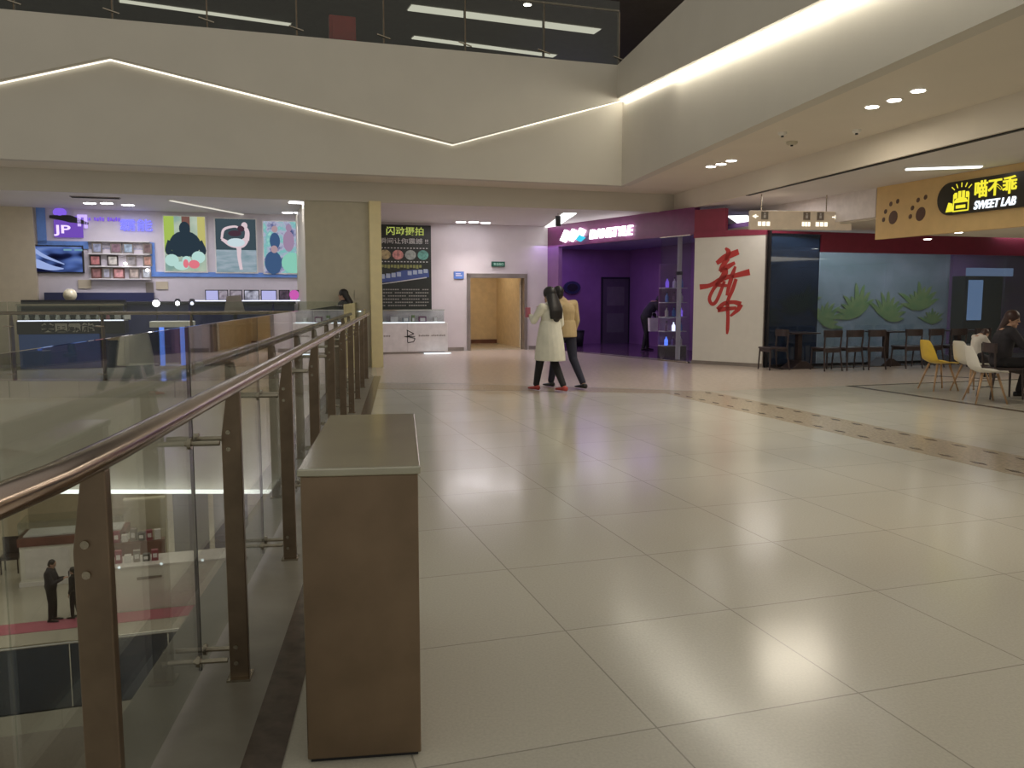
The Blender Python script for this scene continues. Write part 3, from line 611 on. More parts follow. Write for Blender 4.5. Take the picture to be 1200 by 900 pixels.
# glass showcase kiosk at left
ku, _ = uz(22, 400, 19.2); ku2, _ = uz(146, 400, 19.2); p = G(ku, 19.2); kw = ku2-ku
ks = empty('showcase', p, A, 'dark glass showcase with blue base and four pale characters, at far left across the void', 'showcase')
MB().box(0, kw*.76, 0, .6, 0, .72).build('base', M['blue'], ks, bevel=.01); MB().box(kw*.76, kw, 0, .6, 0, .72).build('dark_base', M['navy'], ks, bevel=.01); MB().box(-.02, kw+.02, -.02, .6, .72, .98).build('sign_band', M['dark'], ks, bevel=.01)
MB().box(0, kw, 0, .6, .98, 1.0).build('deck', M['white'], ks)
MB().box(0, kw, -.012, -.004, .985, 1.005).build('deck_light', M['g_shelf'], ks)
MB().box(0, kw, 0, .01, 1.0, 1.3).box(0, .01, 0, .6, 1.0, 1.3).box(kw-.01, kw, 0, .6, 1.0, 1.3).build('glass_case', M['glass2'], ks)
MB().box(-.02, kw+.02, -.02, .62, 1.3, 1.34).build('top_frame', M['steel'], ks); MB().box(0, kw, .35, .6, 1.0, 1.42).build('back_cabinet', M['dark'], ks)
text('characters', '美国霸能', 1.0, .19, (.92, -.03, .85), ks, mat('dull_gold_letters', (.38, .36, .3), .5), bold=.03)
ranks = ['first', 'second', 'third', 'fourth', 'fifth', 'sixth', 'seventh', 'eighth', 'ninth', 'tenth', 'eleventh']
for i in range(11):
    x = .14+i*.19; r = random.random()
    pp = ks.matrix_basis @ Vector((x, .15, .88)) if False else Vector(ks.location)+Vector((x*math.cos(A)-.15*math.sin(A), x*math.sin(A)+.15*math.cos(A), 1.001))
    o = empty('showcase_item', pp, A, 'small pale trinket inside the dark showcase, %s from the left' % ranks[i], 'ornament', 'trinkets inside the dark showcase')
    m_ = M[random.choice(['white', 'cream', 'balloon', 'frame', 'white2', 'bluetrim', 'pink'])]
    if r < .5: MB().lathe([(.03, 0), (.05, .03), (.03, .1), (.05, .14), (.01, .17)]).build('body', m_, o)
    else: MB().box(-.06, .06, -.01, .01, 0, .16).build('body', m_, o)
    MB().box(-.04, .04, -.03, .03, 0, .006).build('stand', M['dark'], o)
# reddish counters behind the glass
for (x0, x1, y, dpt, hh), lb in (((237, 288, 18.9, .6, .84), 'reddish brown low counter right of the neon stand'), ((291, 350, 18.9, .6, .86), 'reddish brown low counter nearest the putty wall')):
    ua_, _ = uz(x0, 400, y); ub2, _ = uz(x1, 400, y); p = G(ua_, y); L = ub2-ua_
    o = empty('wooden_counter', p, A, lb, 'counter', 'reddish brown counters across the void')
    MB().box(0, L, 0, dpt, .05, hh).build('body', M['redbrown'], o, bevel=.01); MB().box(-.02, L+.02, -.03, dpt+.02, hh, hh+.05).build('worktop', M['dark'], o, bevel=.005)
    for k in range(3): MB().box(L*k/3+.02, L*(k+1)/3-.02, -.015, 0, .1, hh-.05).build('door', M['redbrown'], o, bevel=.004)
    MB().box(0.03, L-.03, .03, dpt-.03, 0, .05).build('plinth', M['black'], o)
# laptop-ish grey screen back
u_, z_ = uz(275, 356, 18.4)
o = empty('monitor', G(u_, 18.6, .0), A, 'grey slanted monitor seen from behind above the brown counters', 'monitor')
MB().prism([(-.22, 1.18), (.2, 1.18), (.12, 1.52), (-.16, 1.5)], 'y', -.02, .02).build('shell', M['frame'], o); MB().box(-.04, .04, 0, .04, .0, 1.2).build('stem', M['dark'], o); MB().box(-.2, .2, -.15, .15, 0, .03).build('foot', M['dark'], o)
lamp('AREA', G(-1.6, 19.2, 3.4), 60, 4, COOL, sy=1.5, name='shop_lamp')
# kiosk case with woman
kc = empty('glass_showcase', Vector((-3.85, 16.15, 0)), .1, 'small glass showcase lit from inside before the putty wall', 'showcase')
MB().box(0, .95, 0, .5, 0, .92).build('body', M['white'], kc, bevel=.01); MB().box(0, .95, 0, .01, .92, 1.22).box(0, .01, 0, .5, .92, 1.22).box(.94, .95, 0, .5, .92, 1.22).build('glass_case', M['glass2'], kc)
MB().box(-.01, .96, -.01, .51, 1.22, 1.245).build('top_frame', M['steel'], kc); MB().box(.05, .9, .04, .06, 1.19, 1.215).build('case_light', M['g_ice'], kc)
for i, x in enumerate((.15, .4, .62, .8)):
    o = empty('showcase_item', Vector((-3.85, 16.15, .921))+Vector((x, .25, 0)), .1, 'small bright item in the lit glass showcase, %s from the left' % ranks[i], 'ornament', 'items in the lit glass showcase')
    MB().lathe([(.05, 0), (.06, .05), (.02, .12)]).build('body', M['white'] if i % 2 else M['chrome'], o); MB().lathe([(.07, 0), (.07, .006)]).build('stand', M['dark'], o)
u_, z_ = uz(420, 345, 17.64)
tag(MB().box(-.06, .06, -.03, 0, -.09, .09).build('wall_switch', M['olive'], None, G(u_-.02, 17.64, z_), A), 'small grey wall switch on the putty wall', 'switch')

# ------------------------------------------------------------------ far wall: poster, counter, signs
pb = empty('promotional_poster', G(3.95, 22.18, 1.15), A, 'tall black poster with yellow, white and blue lines of writing', 'poster')
W_ = 1.5; H_ = 2.23
MB().box(-.75, .75, -.03, 0, 0, H_).build('board', mat('poster_black', (.02, .024, .02), .35), pb)
pgr = glow('poster_yellow_text', (.45, .52, .12), .8); pwh = mat('poster_white_text', (.6, .6, .58), .5); pbl = mat('poster_blue_brush', (.06, .10, .30), .5); pdim = mat('poster_grey_text', (.30, .29, .26), .5)
text('yellow_heading', '闪动摄拍', 1.0, .22, (0.05, -.034, H_-.16), pb, pgr, bold=.012)
text('white_heading', '瞬间让你震撼 !!', 1.3, .15, (.02, -.034, H_-.42), pb, pwh, bold=.006)
for k in range(16):
    for zz in (H_-.62, H_-.98): MB().box(-.68+k*.086, -.68+k*.086+.045, -.034, -.03, zz, zz+.025).build('film_perforation', pwh, pb)
for i, c_ in enumerate(((.25, .2, .1), (.35, .16, .14), (.2, .22, .2), (.08, .22, .18))):
    MB().prism([(-.62+.34*i+.13+.15*math.cos(t*PI/8), H_-.785+.13*math.sin(t*PI/8)) for t in range(16)], 'y', -.034, -.03).build('film_picture', mat('film_picture', c_, .5, col2=tuple(x*2.2 for x in c_), scale=14), pb)
b_ = MB()
for k in range(13): b_.box(-.6+k*.085, -.6+k*.085+.065, -.034, -.03, H_-1.12-.012*(k % 3), H_-1.05)
b_.build('yellow_caption', mat('olive_caption', (.28, .3, .1), .5), pb)
b_ = MB(); stroke(b_, [(-.7, H_-1.47), (0, H_-1.33), (.68, H_-1.27)], [.12, .28, .2], -.033, -.03); b_.build('brush_stroke', pbl, pb)
b_ = MB()
for k in range(9):
    if k != 4: b_.box(-.62+k*.145, -.62+k*.145+.11, -.037, -.033, H_-1.42+.02*k, H_-1.3+.018*k)
b_.build('slogan', mat('slogan_pale_blue', (.42, .5, .62), .5), pb)
stroke(b_ := MB(), [(-.6, H_-1.56), (.62, H_-1.38)], [.02, .03], -.037, -.033); b_.build('slogan_underline', pwh, pb)
b_ = MB()
for r_ in range(6):
    for k in range(22):
        if (k*7+r_*3) % 9: b_.box(-.68+k*.062, -.68+k*.062+.045, -.034, -.03, H_-1.72-.085*r_, H_-1.69-.085*r_)
b_.build('small_print', pdim, pb)['kind'] = 'stuff'
cc = empty('display_counter', G(3.9, 21.45), A, 'white counter with a lit glass case in front of the black poster', 'counter')
MB().box(-1.25, 1.08, 0, .55, .05, .8).build('body', M['white'], cc, bevel=.008); MB().box(-1.22, 1.0, .04, .5, 0, .05).build('plinth', M['frame'], cc)
MB().box(-1.2, .98, 0, .01, .8, 1.13).box(.97, .98, 0, .5, .8, 1.13).box(-1.2, .98, .49, .5, .8, 1.13).build('glass_case', M['glass2'], cc); MB().box(-1.22, 1.0, -.01, .52, 1.13, 1.15).build('top_frame', M['chrome'], cc)
MB().box(-1.2, 1.0, .0, .03, .8, .825).build('case_light', M['g_ice'], cc)
MB().box(.0, .004, -.002, 0, .05, .8).build('seam', M['frame'], cc)
b_ = MB()
for st in ([(.0, .62), (.0, .3)], [(-.02, .62), (.17, .52)], [(.17, .52), (-.04, .44)], [(.0, .45), (.2, .40)], [(.2, .40), (.16, .31)], [(.16, .31), (.0, .29)], [(-.08, .45), (.2, .45)]): stroke(b_, st, [.02, .02], -.006, 0)
b_.build('logo', M['black'], cc)
b_ = MB()
for k in range(15):
    if k != 6: b_.box(.3+k*.048, .3+k*.048+.032, -.005, 0, .45, .49-.008*(k % 2))
for k in range(4): b_.box(-.62+k*.045, -.62+k*.045+.03, -.005, 0, .45, .49)
b_.build('small_lettering', M['frame'], cc)
for i, (x, c_, wd) in enumerate(((-.75, 'pink', .2), (-.3, 'white', .18), (.0, 'mural', .16), (.2, 'leaf', .08), (.45, 'magenta', .2), (.8, 'chrome', .12))):
    o = empty('boxed_item', G(3.9+x, 21.7, .801), A, 'boxed item in the lit case before the black poster, %s from the left' % ranks[i], 'merchandise', 'items in the lit case before the black poster')
    MB().box(-wd/2, wd/2, -.05, .05, 0, .2-.03*(i % 3)).build('box', M[c_], o, bevel=.01); MB().box(-wd/3, wd/3, -.055, -.05, .04, .13).build('label_panel', M['white'], o)
tag(MB().box(-.35, .35, -.05, .05, 0, .02).build('floor_light', M['g_ice'], None, G(4.65, 21.25, 0.004), A), 'bright white light bar on the floor at the counter foot', 'light')
u_, z_ = uz(584, 309.5, 22.15)
ex = empty('exit_sign', G(u_, 22.19, z_), A, 'dark green emergency exit sign with pale characters above the doorway', 'sign')
MB().box(-.19, .19, -.05, 0, -.07, .07).build('box', M['green'], ex, bevel=.005); text('characters', '安全出口', .28, .075, (0, -.055, 0), ex, M['g_green'], bold=.01)
u_, z_ = uz(538, 322.5, 22.15)
bs = empty('wall_notice', G(u_, 22.19, z_), A, 'small blue notice on the wall left of the doorway', 'sign')
MB().box(-.14, .14, -.02, 0, -.1, .1).build('plate', M['bluesign'], bs); MB().box(-.09, .09, -.024, -.02, -.02, .0).box(-.09, .05, -.024, -.02, .03, .05).build('printed_lines', M['white'], bs)

# ------------------------------------------------------------------ dance store (diagonal front)
P0 = G(8.05, 22.2); P1_ = Vector((4.02, 18.5, 0)); dv = P1_-P0; SL = dv.length; SANG = math.atan2(dv.y, dv.x)
struct('wall_store_header', MB().box(0, SL, 0, .15, 2.86, 3.45), M['magenta'], rz=SANG, loc=P0)
P2_ = Vector((5.3, 17.42, 0)); dv2 = P2_-P1_; PL = dv2.length; PANG = math.atan2(dv2.y, dv2.x)
struct('wall_store_header_end', MB().box(0, .72, 0, .15, 2.9, 3.38), M['maroon'], rz=PANG, loc=P1_)
struct('wall_store_side', MB().box(0, .55, .0, .12, 0, 2.86), M['purple'], rz=SANG, loc=P0)
struct('wall_store_back', MB().box(7.7, 11.6, 24.3, 24.45, 0, 3.3), M['purple'])
struct('wall_store_inner', MB().box(11.6, 11.7, 17.5, 24.4, 0, 3.3), M['purple'])
struct('ceiling_store', MB().prism([(8.1, 22.2), (10.2, 17.2), (11.6, 17.5), (11.6, 24.4), (7.7, 24.4), (7.7, 22.5)], 'z', 2.95, 3.0), mat('blue_violet_ceiling', (.3, .26, .5), .5))
struct('trim_11', MB().box(.6, SL, -.05, .05, .0005, .006), M['dash'], rz=SANG, loc=P0)
gpoly('floor_store', [(8.1, 22.25), (9.55, 17.2), (10.2, 16.9), (11.6, 17.5), (11.6, 24.3), (7.7, 24.3), (7.7, 22.4)], .002, .004, mat('plum_floor', (.12, .06, .12), .15))
sg = empty('store_sign', P0, SANG, 'glowing white zigzag emblem and white store letters on the purple header', 'sign')
def fx(px):      # distance along the store front seen at image column px
    a = (px-600)/FPX; c_ = math.cos(SANG); s_ = math.sin(SANG)
    yy = P0.y; t = (a*P0.y-P0.x)/(c_-a*s_); return t
x0, x1 = fx(658), fx(685); w_ = (x1-x0)/3.6
b_ = MB()
for k in range(3):
    xx = x0+k*w_*1.15; b_.prism([(xx, 3.02), (xx+w_*.75, 3.29), (xx+w_*1.5, 3.29-.08), (xx+w_*.75, 2.95)], 'y', -.08, -.02)
b_.build('emblem', M['g_white'], sg); MB().prism([(x1-w_*1.1, 3.0), (x1-w_*.5, 3.12), (x1+.05, 3.02), (x1-w_*.5, 2.93)], 'y', -.09, -.03).build('cyan_tip', M['g_cyan'], sg)
xa, xb = fx(692), fx(741)
text('letters', 'DANSTYLE', xb-xa, .24, ((xa+xb)/2, -.05, 3.09), sg, M['g_white'], bold=.01, depth=.03, shear=.15)
# dark inner doorway in the store
dn = empty('door_2', G(*UV(at_z(721, 403, 0))), A); dn.location = G(9.35, 24.29); dn['kind'] = 'structure'
u_, z_ = uz(721, 350, 24.3); dn.location = G(u_, 24.29)
MB().box(-.5, -.44, -.03, 0, 0, 2.1).box(.44, .5, -.03, 0, 0, 2.1).box(-.5, .5, -.03, 0, 2.04, 2.1).build('door_frame', M['dark'], dn); MB().box(-.44, .44, -.015, 0, 0, 2.04).build('door_panel', mat('grey_violet_door', (.10, .08, .11), .3), dn)
MB().box(-.3, .3, -.022, -.015, .35, .95).build('door_poster', mat('dim_poster', (.14, .13, .15), .4), dn)
MB().box(-.3, .3, -.022, -.015, 1.2, 1.8).build('door_poster', mat('dim_poster2', (.16, .14, .16), .4), dn)
o = empty('waste_bin', G(*UV(at_z(678, 406, 0))), A, 'small black bin inside the purple store by the walking man', 'bin')
MB().lathe([(.13, 0), (.17, .45)]).build('body', M['black'], o, smooth=True); MB().lathe([(.18, .45), (.18, .48), (.12, .5)]).build('lid', M['dark'], o)
pu_, z_ = uz(671, 337, 24.2)
o = empty('wall_ornament', G(pu_, 24.28, z_), A, 'dark round ornament high on the purple wall behind the couple', 'ornament'); MB().prism([(.28*math.cos(t*PI/10), .2*math.sin(t*PI/10)) for t in range(20)], 'y', -.06, 0).build('disc', M['navy'], o); MB().prism([(.18*math.cos(t*PI/10), .12*math.sin(t*PI/10)) for t in range(20)], 'y', -.075, -.06).build('face', M['dark'], o)
# glass partition right of the entrance, chrome column, lit display
gx = fx(772)
gp = empty('glass_partition', P0, SANG, 'clear glass partition at the right of the purple store entrance', 'glass partition')
MB().box(gx, SL-.12, .02, .035, .03, 2.84).build('glass_panel', M['glassclear'], gp); MB().box(gx-.03, SL-.12, 0, .06, 0, .03).build('bottom_channel', M['steel'], gp); MB().box(gx-.03, SL-.12, 0, .06, 2.84, 2.86).build('top_channel', M['steel'], gp)
cx = fx(794)
co = empty('chrome_column', P0+Vector((math.cos(SANG), math.sin(SANG), 0))*cx+Vector((.06, .25, 0)), 0, 'slim pale metal column behind the glass partition', 'column')
MB().lathe([(.055, 0), (.055, 2.84)], n=16).build('shaft', M['white'], co, smooth=False); MB().lathe([(.09, 0), (.09, .04)]).build('base', M['steel'], co); MB().lathe([(.075, 1.98), (.075, 2.06)]).build('collar', M['dark'], co)
dp = empty('display_rack', G(9.85, 18.6), A, 'rack of small blue and violet lit goods inside the purple store', 'rack')
MB().box(-.02, .6, -.05, .3, 0, .25).build('base', M['dark'], dp); MB().box(-.02, .6, .28, .3, .25, 2.3).build('back_panel', M['purple'], dp)
for k in range(5): MB().box(-.02, .6, -.05, .28, .25+.36*k, .27+.36*k).build('shelf_board', M['white'], dp)
for k in range(5):
    for j in range(3):
        o = empty('lit_bottle', G(9.92+.2*j, 18.62, .271+.36*k), A, 'small %s glowing bottle, %s from the left on shelf level %s of the violet rack' % (['blue', 'violet', 'lilac'][(j+k) % 3], ranks[j], ['one', 'two', 'three', 'four', 'five'][k]), 'bottle', 'glowing bottles on the violet rack')
        MB().lathe([(.04, 0), (.045, .02), (.045, .14), (.015, .18), (.015, .22)], n=10).build('body', [M['g_blue'], M['g_violet'], M['g_shelf']][(j+k) % 3] if (j*3+k) % 4 == 0 else [M['bluetrim'], M['purple'], M['white']][(j+k) % 3], o)
        MB().lathe([(.018, .22), (.018, .25)], n=8).build('cap', M['dark'], o)
lamp('AREA', G(8.9, 22.5, 2.9), 30, 2.2, (.56, .36, 1), sy=2.5, name='store_lamp'); lamp('AREA', G(9.6, 19.2, 2.9), 9, .8, (.6, .4, 1), sy=2, name='store_lamp')
# white calligraphy panel
cp = empty('calligraphy_panel', P1_, PANG, 'tall white panel with a large red brush-written character', 'panel')
MB().box(.03, PL-.02, -.02, .1, .08, 2.77).build('board', M['white2'], cp); MB().box(0, PL, -.01, .12, 0, .08).build('plinth', M['frame'], cp); MB().box(0, PL, -.03, .13, 2.77, 2.9).build('header', M['maroon'], cp)
MB().box(PL-.02, PL, -.025, .12, .08, 2.77).build('edge_trim', M['frame'], cp)
b_ = MB()
cw = PL-.05
def C(x, y): return (.03+(x-135)/335*cw, 2.77-(y-195)/610*2.69)
K = cw/335*1.0
for pts_, ws in (([(285, 250), (300, 268), (292, 300)], [8, 20, 14]), ([(245, 322), (285, 295), (348, 270)], [16, 26, 22]), ([(300, 300), (275, 335), (262, 362)], [18, 20, 14]),
                 ([(262, 362), (300, 340), (332, 322)], [14, 20, 12]), ([(290, 345), (285, 375), (262, 410)], [16, 26, 20]), ([(165, 438), (215, 430), (270, 400), (320, 385)], [22, 16, 20, 16]),
                 ([(318, 388), (360, 378), (402, 368)], [16, 20, 24]), ([(262, 410), (232, 450), (214, 495), (228, 522), (248, 508), (268, 460), (285, 410)], [16, 14, 14, 14, 14, 14, 12]),
                 ([(335, 340), (322, 380), (306, 440), (298, 480)], [10, 18, 16, 10]), ([(340, 400), (325, 450), (305, 500), (300, 530)], [14, 16, 14, 14]), ([(240, 430), (270, 430), (300, 432)], [10, 14, 10]),
                 ([(256, 550), (285, 520), (330, 512), (366, 522)], [20, 16, 14, 20]), ([(366, 522), (352, 548), (318, 580)], [20, 18, 8]), ([(256, 550), (300, 545), (345, 540)], [20, 16, 12]), ([(302, 520), (306, 580), (306, 640), (304, 668)], [16, 14, 14, 8])):
    stroke(b_, [C(*p) for p in pts_], [w__*K*1.15 for w__ in ws], -.026, -.018)
b_.build('brush_character', M['red'], cp)

# ------------------------------------------------------------------ restaurant shopfront on v = 15
UR = 10.32
rw = empty('glass_shopfront', G(UR, 15), A, 'long smoky glass shopfront with maroon band behind the dark chairs', 'shopfront')
for k in range(6):
    a, b = 1.28+k*1.7, 1.28+(k+1)*1.7
    MB().box(a+.006, b-.006, -.006, .006, .06, 2.43).build('glass_panel', M['glassblue'], rw)
MB().box(0.03, 1.27, -.006, .006, .06, 2.8).build('glass_panel', M['glassnavy'], rw)
MB().box(1.28, 11.5, -.04, .04, 2.43, 2.85).build('maroon_band', M['maroon'], rw); MB().box(0, 1.28, -.04, .04, 2.8, 2.85).build('top_rail', M['maroon'], rw); MB().box(0, 11.5, -.04, .04, 0, .06).build('sill', M['dark'], rw); MB().box(0, .04, -.05, .05, 0.06, 2.85).build('corner_mullion', M['dark'], rw)
struct('wall_mural', MB().box(10.4, 17.1, 17.0, 17.1, 0, 3.0), M['mural'], 'teal grey wall with green leaf prints behind the glass')
struct('wall_mural_end', MB().box(17.1, 21, 16.9, 17.1, 0, 3.0), M['purple']); struct('wall_mural_side', MB().box(10.32, 10.9, 16.0, 16.1, 0, 2.9), M['navy'])
struct('ceiling_restaurant', MB().box(10.3, 21, 15.05, 17.1, 2.93, 3.0), M['ceil'])
gpoly('floor_restaurant', [(10.35, 15.05), (21, 15.05), (21, 17), (10.35, 17)], .001, .004, mat('dark_timber_floor', (.10, .09, .09), .3))
lp = tag(MB(), None) if False else None
rnd = random.Random(4)
for i, (uu, zz, sc_, ang) in enumerate(((11.5, .9, .7, .4), (12.6, 1.1, .9, -.2), (13.3, .8, .8, .5), (14.3, 1.0, 1.0, -.4), (15.2, .9, .9, .3), (16.2, 1.15, 1.0, -.1), (16.6, .8, .55, .0))):
    b_ = MB()
    for k in range(9):
        t = ang+(-1.2+.3*k); L = sc_*(.5+.35*rnd.random()); wd = .09*sc_
        ex_, ez_ = math.sin(t)*L, math.cos(t)*L
        stroke(b_, [(0, 0), (ex_*.4, ez_*.45), (ex_*.8, ez_*.85), (ex_*1.05, ez_)], [.03, wd*1.6, wd, .01], -.01-.0008*k, 0)
    o = b_.build('leaf_print', M['leaf'], None, G(uu, 16.99, zz), A)
    tag(o, 'green fan of leaves printed on the teal wall, %s from the left' % ranks[i], 'wall print', 'leaf prints on the teal wall')
lamp('AREA', G(14.5, 15.9, 2.9), 95, 6, (.95, .98, 1), sy=.8, name='restaurant_lamp')
ls = empty('lit_cabinet', G(17.3, 16.4), A, 'pale blue lit drinks cabinet behind the glass at far right', 'cabinet')
MB().box(-.3, .9, 0, .4, 0, 2.0).build('body', M['dark'], ls); MB().box(-.2, .25, -.02, 0, .9, 1.9).build('lit_panel', glow('ice_panel', (.35, .5, .8), .6), ls); MB().box(-.3, 1.2, -.02, 0, 2.0, 2.2).build('lit_header', glow('ice_panel2', (.4, .5, .75), .5), ls)
# hanging guide sign
hs = empty('hanging_guide_sign', G(*UV(at_z(938, 268, 2.85))), .12, 'cream hanging guide sign with restroom symbols and lit captions', 'sign')
p = ray(938, 258); t = 16.3/p[1]; hs.location = (p[0]*t, 16.3, EYE+p[2]*t)
MB().box(-1.03, 1.03, -.05, .05, -.19, .17).build('board', mat('cream_sign_face', (.72, .60, .46), .5, emit=(.72, .6, .45), es=.12), hs, bevel=.01)
for x in (-.75, .1, .38):
    MB().box(x-.07, x+.07, -.056, -.05, 0.0, .15).build('symbol_plate', M['frame'], hs)
    MB().ball((x, -.058, .115), .018, .004, .018).box(x-.022, x+.022, -.06, -.056, .03, .09).build('symbol', M['white'], hs)
for x, wd in ((-.75, .26), (.1, .18), (.42, .26)):
    b_ = MB()
    for k in range(3): b_.box(x-wd/2+k*wd/3, x-wd/2+k*wd/3+wd/4, -.057, -.05, -.12, -.04)
    b_.build('caption', M['g_warm'], hs)
MB().prism([(-1.0, .06), (-.92, .1), (-.92, .02)], 'y', -.057, -.05).box(-.92, -.88, -.057, -.05, .05, .07).build('arrow', M['g_warm'], hs)
MB().prism([(.75, .06), (.68, .1), (.68, .02)], 'y', -.057, -.05).box(.62, .68, -.057, -.05, .05, .07).build('arrow', M['g_warm'], hs)
for x in (-.8, .52): MB().tube([(x, 0, .17), (x, 0, 3.45-hs.location.z)], .012).build('hanger', M['steel'], hs)
# white upper panel between B line and sweet shop sign (plane u = 10.9)
struct('wall_upper_right', MB().box(10.9, 11.0, 12.6, 16.2, 2.93, 3.45), mat('white_upper_panel', (.78, .72, .70), .5), 'white panel over the seating')
struct('ceiling_seating', MB().box(10.95, 21, 2, 12.55, 2.62, 2.7), M['ceil'])
struct('ceiling_seating_rear', MB().box(11.0, 21, 12.55, 14.9, 2.9, 2.93), M['ceil'])
# ------------------------------------------------------------------ dessert sign
ss = empty('shop_sign_board', G(10.9, 12.55, 2.52), A-PI/2, 'honey coloured sign board with brown paw prints and a black pill sign', 'sign')
# local x runs toward the viewer (down v), local -y faces the viewer side (-u)
MB().box(0, 6.5, -.03, .06, 0, .93).build('board', M['signtan'], ss, bevel=.005)
def vx(px):      # distance along the board seen at image column px
    d_ = ray(px, 232); t_ = 10.9/(d_[0]*CA+d_[1]*SA); return 12.55-(-d_[0]*SA+d_[1]*CA)*t_
pl = MB().prism(rr(vx(1103), 4.3, .28, .80, .26, 8), 'y', -.08, -.03).build('pill_sign', M['signblack'], ss)
for cxp, tilt in ((1048, .35), (1080, .5)):
    b_ = MB(); c0 = vx(cxp)
    def el(cx, cz, rx, rz, a):
        pts_ = []
        for k in range(16):
            x, z = rx*math.cos(k*PI/8), rz*math.sin(k*PI/8); pts_.append((cx+x*math.cos(a)+z*math.sin(a), cz-x*math.sin(a)+z*math.cos(a)))
        b_.prism(pts_, 'y', -.036, -.03)
    el(c0+.03, .36, .10, .12, tilt)
    for dx, dz in ((-.2, -.04), (-.16, .1), (-.04, .22), (.12, .25)): el(c0+dx, .38+dz, .035, .042, tilt)
    b_.build('paw_print', M['paw'], ss)
xa, xb = vx(1147), vx(1196)
text('yellow_characters', '喵不乖', xb-xa, .26, ((xa+xb)/2, -.085, .625), ss, M['g_yellow'], bold=.018, depth=.01)
text('white_letters', 'SWEET LAB', xb-xa, .13, ((xa+xb)/2, -.085, .385), ss, M['g_ice'], bold=.02, depth=.01, shear=.25)
la, lb_ = vx(1114), vx(1144); b_ = MB(); lw = lb_-la; cx0 = (la+lb_)/2+.04
for k in range(5):
    t = -1.0+.5*k; stroke(b_, [(cx0+.19*math.sin(t*.8), .60+.10*math.cos(t*.8)), (cx0+.27*math.sin(t*.8), .60+.17*math.cos(t*.8))], [.012, .012], -.086, -.08)
for k in range(4): b_.box(cx0-.13+k*.075, cx0-.13+k*.075+.05, -.09, -.08, .53, .62+.02*(k in (1, 2)))
b_.prism([(cx0-.14, .46), (cx0+.14, .46), (cx0+.1, .52), (cx0, .545), (cx0-.1, .52)], 'y', -.09, -.08)
b_.build('paw_emblem', M['g_yellow'], ss); b_ = MB()
b_.prism([(la+.0, .33), (la+.15, .33), (la+.12, .46), (la+.05, .48)], 'y', -.09, -.08)
b_.build('cat_emblem', M['g_yellow'], ss); b_ = MB()
for x in (cx0-.15, cx0+.14): b_.box(x, x+.015, -.09, -.08, .33, .6)
b_.box(cx0-.15, cx0+.15, -.09, -.08, .32, .34).box(cx0-.09, cx0+.09, -.09, -.08, .37, .42)
b_.build('building_outline', M['g_yellow'], ss)

# ------------------------------------------------------------------ dark cafe chairs and tables in front of the glass
def gpx(px, v, z=0.):    # grid point under image column px on the line v
    a = (px-600)/FPX; Yd = v/(CA-a*SA); return Vector((a*Yd, Yd, z))
def dark_chair(label):
    o = empty('cafe_chair', (0, 0, 0), 0, label, 'chair', 'dark wooden chairs along the smoky glass')
    MB().box(-.21, .21, -.21, .21, .43, .465).build('seat', M['darkwood'], o, bevel=.01)
    n = 8; r1 = []; r2 = []
    for k in range(n+1):
        t = -1+2*k/n; r1.append((t*.22, -.20-.05*(1-t*t)))
    b_ = MB()
    for k in range(n): b_.prism([r1[k], r1[k+1], (r1[k+1][0], r1[k+1][1]-.02), (r1[k][0], r1[k][1]-.02)], 'z', .68, .82)
    b_.build('backrest', M['darkwood'], o)
    for x in (-.19, .19):
        MB().tube([(x*1.05, .2, 0), (x*.95, .18, .44)], [.014, .018], 8).build('leg', M['darkwood'], o)
        MB().tube([(x*1.12, -.26, 0), (x, -.2, .44), (x*1.05, -.23, .8)], [.014, .018, .014], 8).build('leg', M['darkwood'], o)
    MB().box(-.18, .18, .17, .19, .37, .43).box(-.18, .18, -.2, -.18, .37, .43).build('seat_rail', M['darkwood'], o)
    return o
def dark_table(label):
    o = empty('cafe_table', (0, 0, 0), 0, label, 'table', 'dark pedestal tables along the smoky glass')
    MB().box(-.36, .36, -.24, .24, .72, .75).build('tabletop', M['darkwood'], o, bevel=.005); MB().box(-.05, .05, -.05, .05, .06, .72).build('pedestal', M['darkwood'], o)
    MB().prism([(-.3, 0), (.3, 0), (.22, .05), (.06, .16), (-.06, .16), (-.22, .05)], 'y', -.2, .2).build('foot', M['darkwood'], o, bevel=.01)
    return o
c0 = dark_chair('x'); t0 = dark_table('x')
lay = [(906, 14.55, PI/2+A, 'dark wooden chair nearest the white calligraphy panel'), (968, 14.1, A, 'dark wooden chair right of the leftmost pedestal table'),
       (993, 14.1, A+.05, 'dark wooden chair third from the calligraphy panel, left of the middle table'), (1019, 14.08, A, 'dark wooden chair close before the middle pedestal table, at its left'),
       (1062, 14.1, A, 'dark wooden chair between the middle table and the yellow chair'), (1087, 14.12, A+.1, 'dark wooden chair directly behind the yellow chair'), (1114, 14.1, A, 'dark wooden chair just right of the yellow chair back'), (1142, 14.1, A, 'dark wooden chair behind the white chairs and child')]
for i, (px, v, rz, lb) in enumerate(lay):
    o = c0 if i == 0 else copy_tree(c0); o.location = gpx(px, v); o.location.z = 0; o.rotation_euler.z = rz; o['label'] = lb
for i, (px, v, lb) in enumerate(((936, 14.7, 'dark pedestal table nearest the calligraphy panel'), (1038, 14.7, 'dark pedestal table in the middle of the chair row'), (1122, 14.7, 'dark pedestal table behind the white chairs'))):
    o = t0 if i == 0 else copy_tree(t0); o.location = gpx(px, v); o.rotation_euler.z = A; o['label'] = lb

o = copy_tree(c0); o.location = (7.24, 12.15, 0); o.rotation_euler.z = -PI/2-.1; o['label'] = 'dark wooden chair under the seated woman in dark clothes'; o['group'] = 'chair under the seated woman'
del o['group']
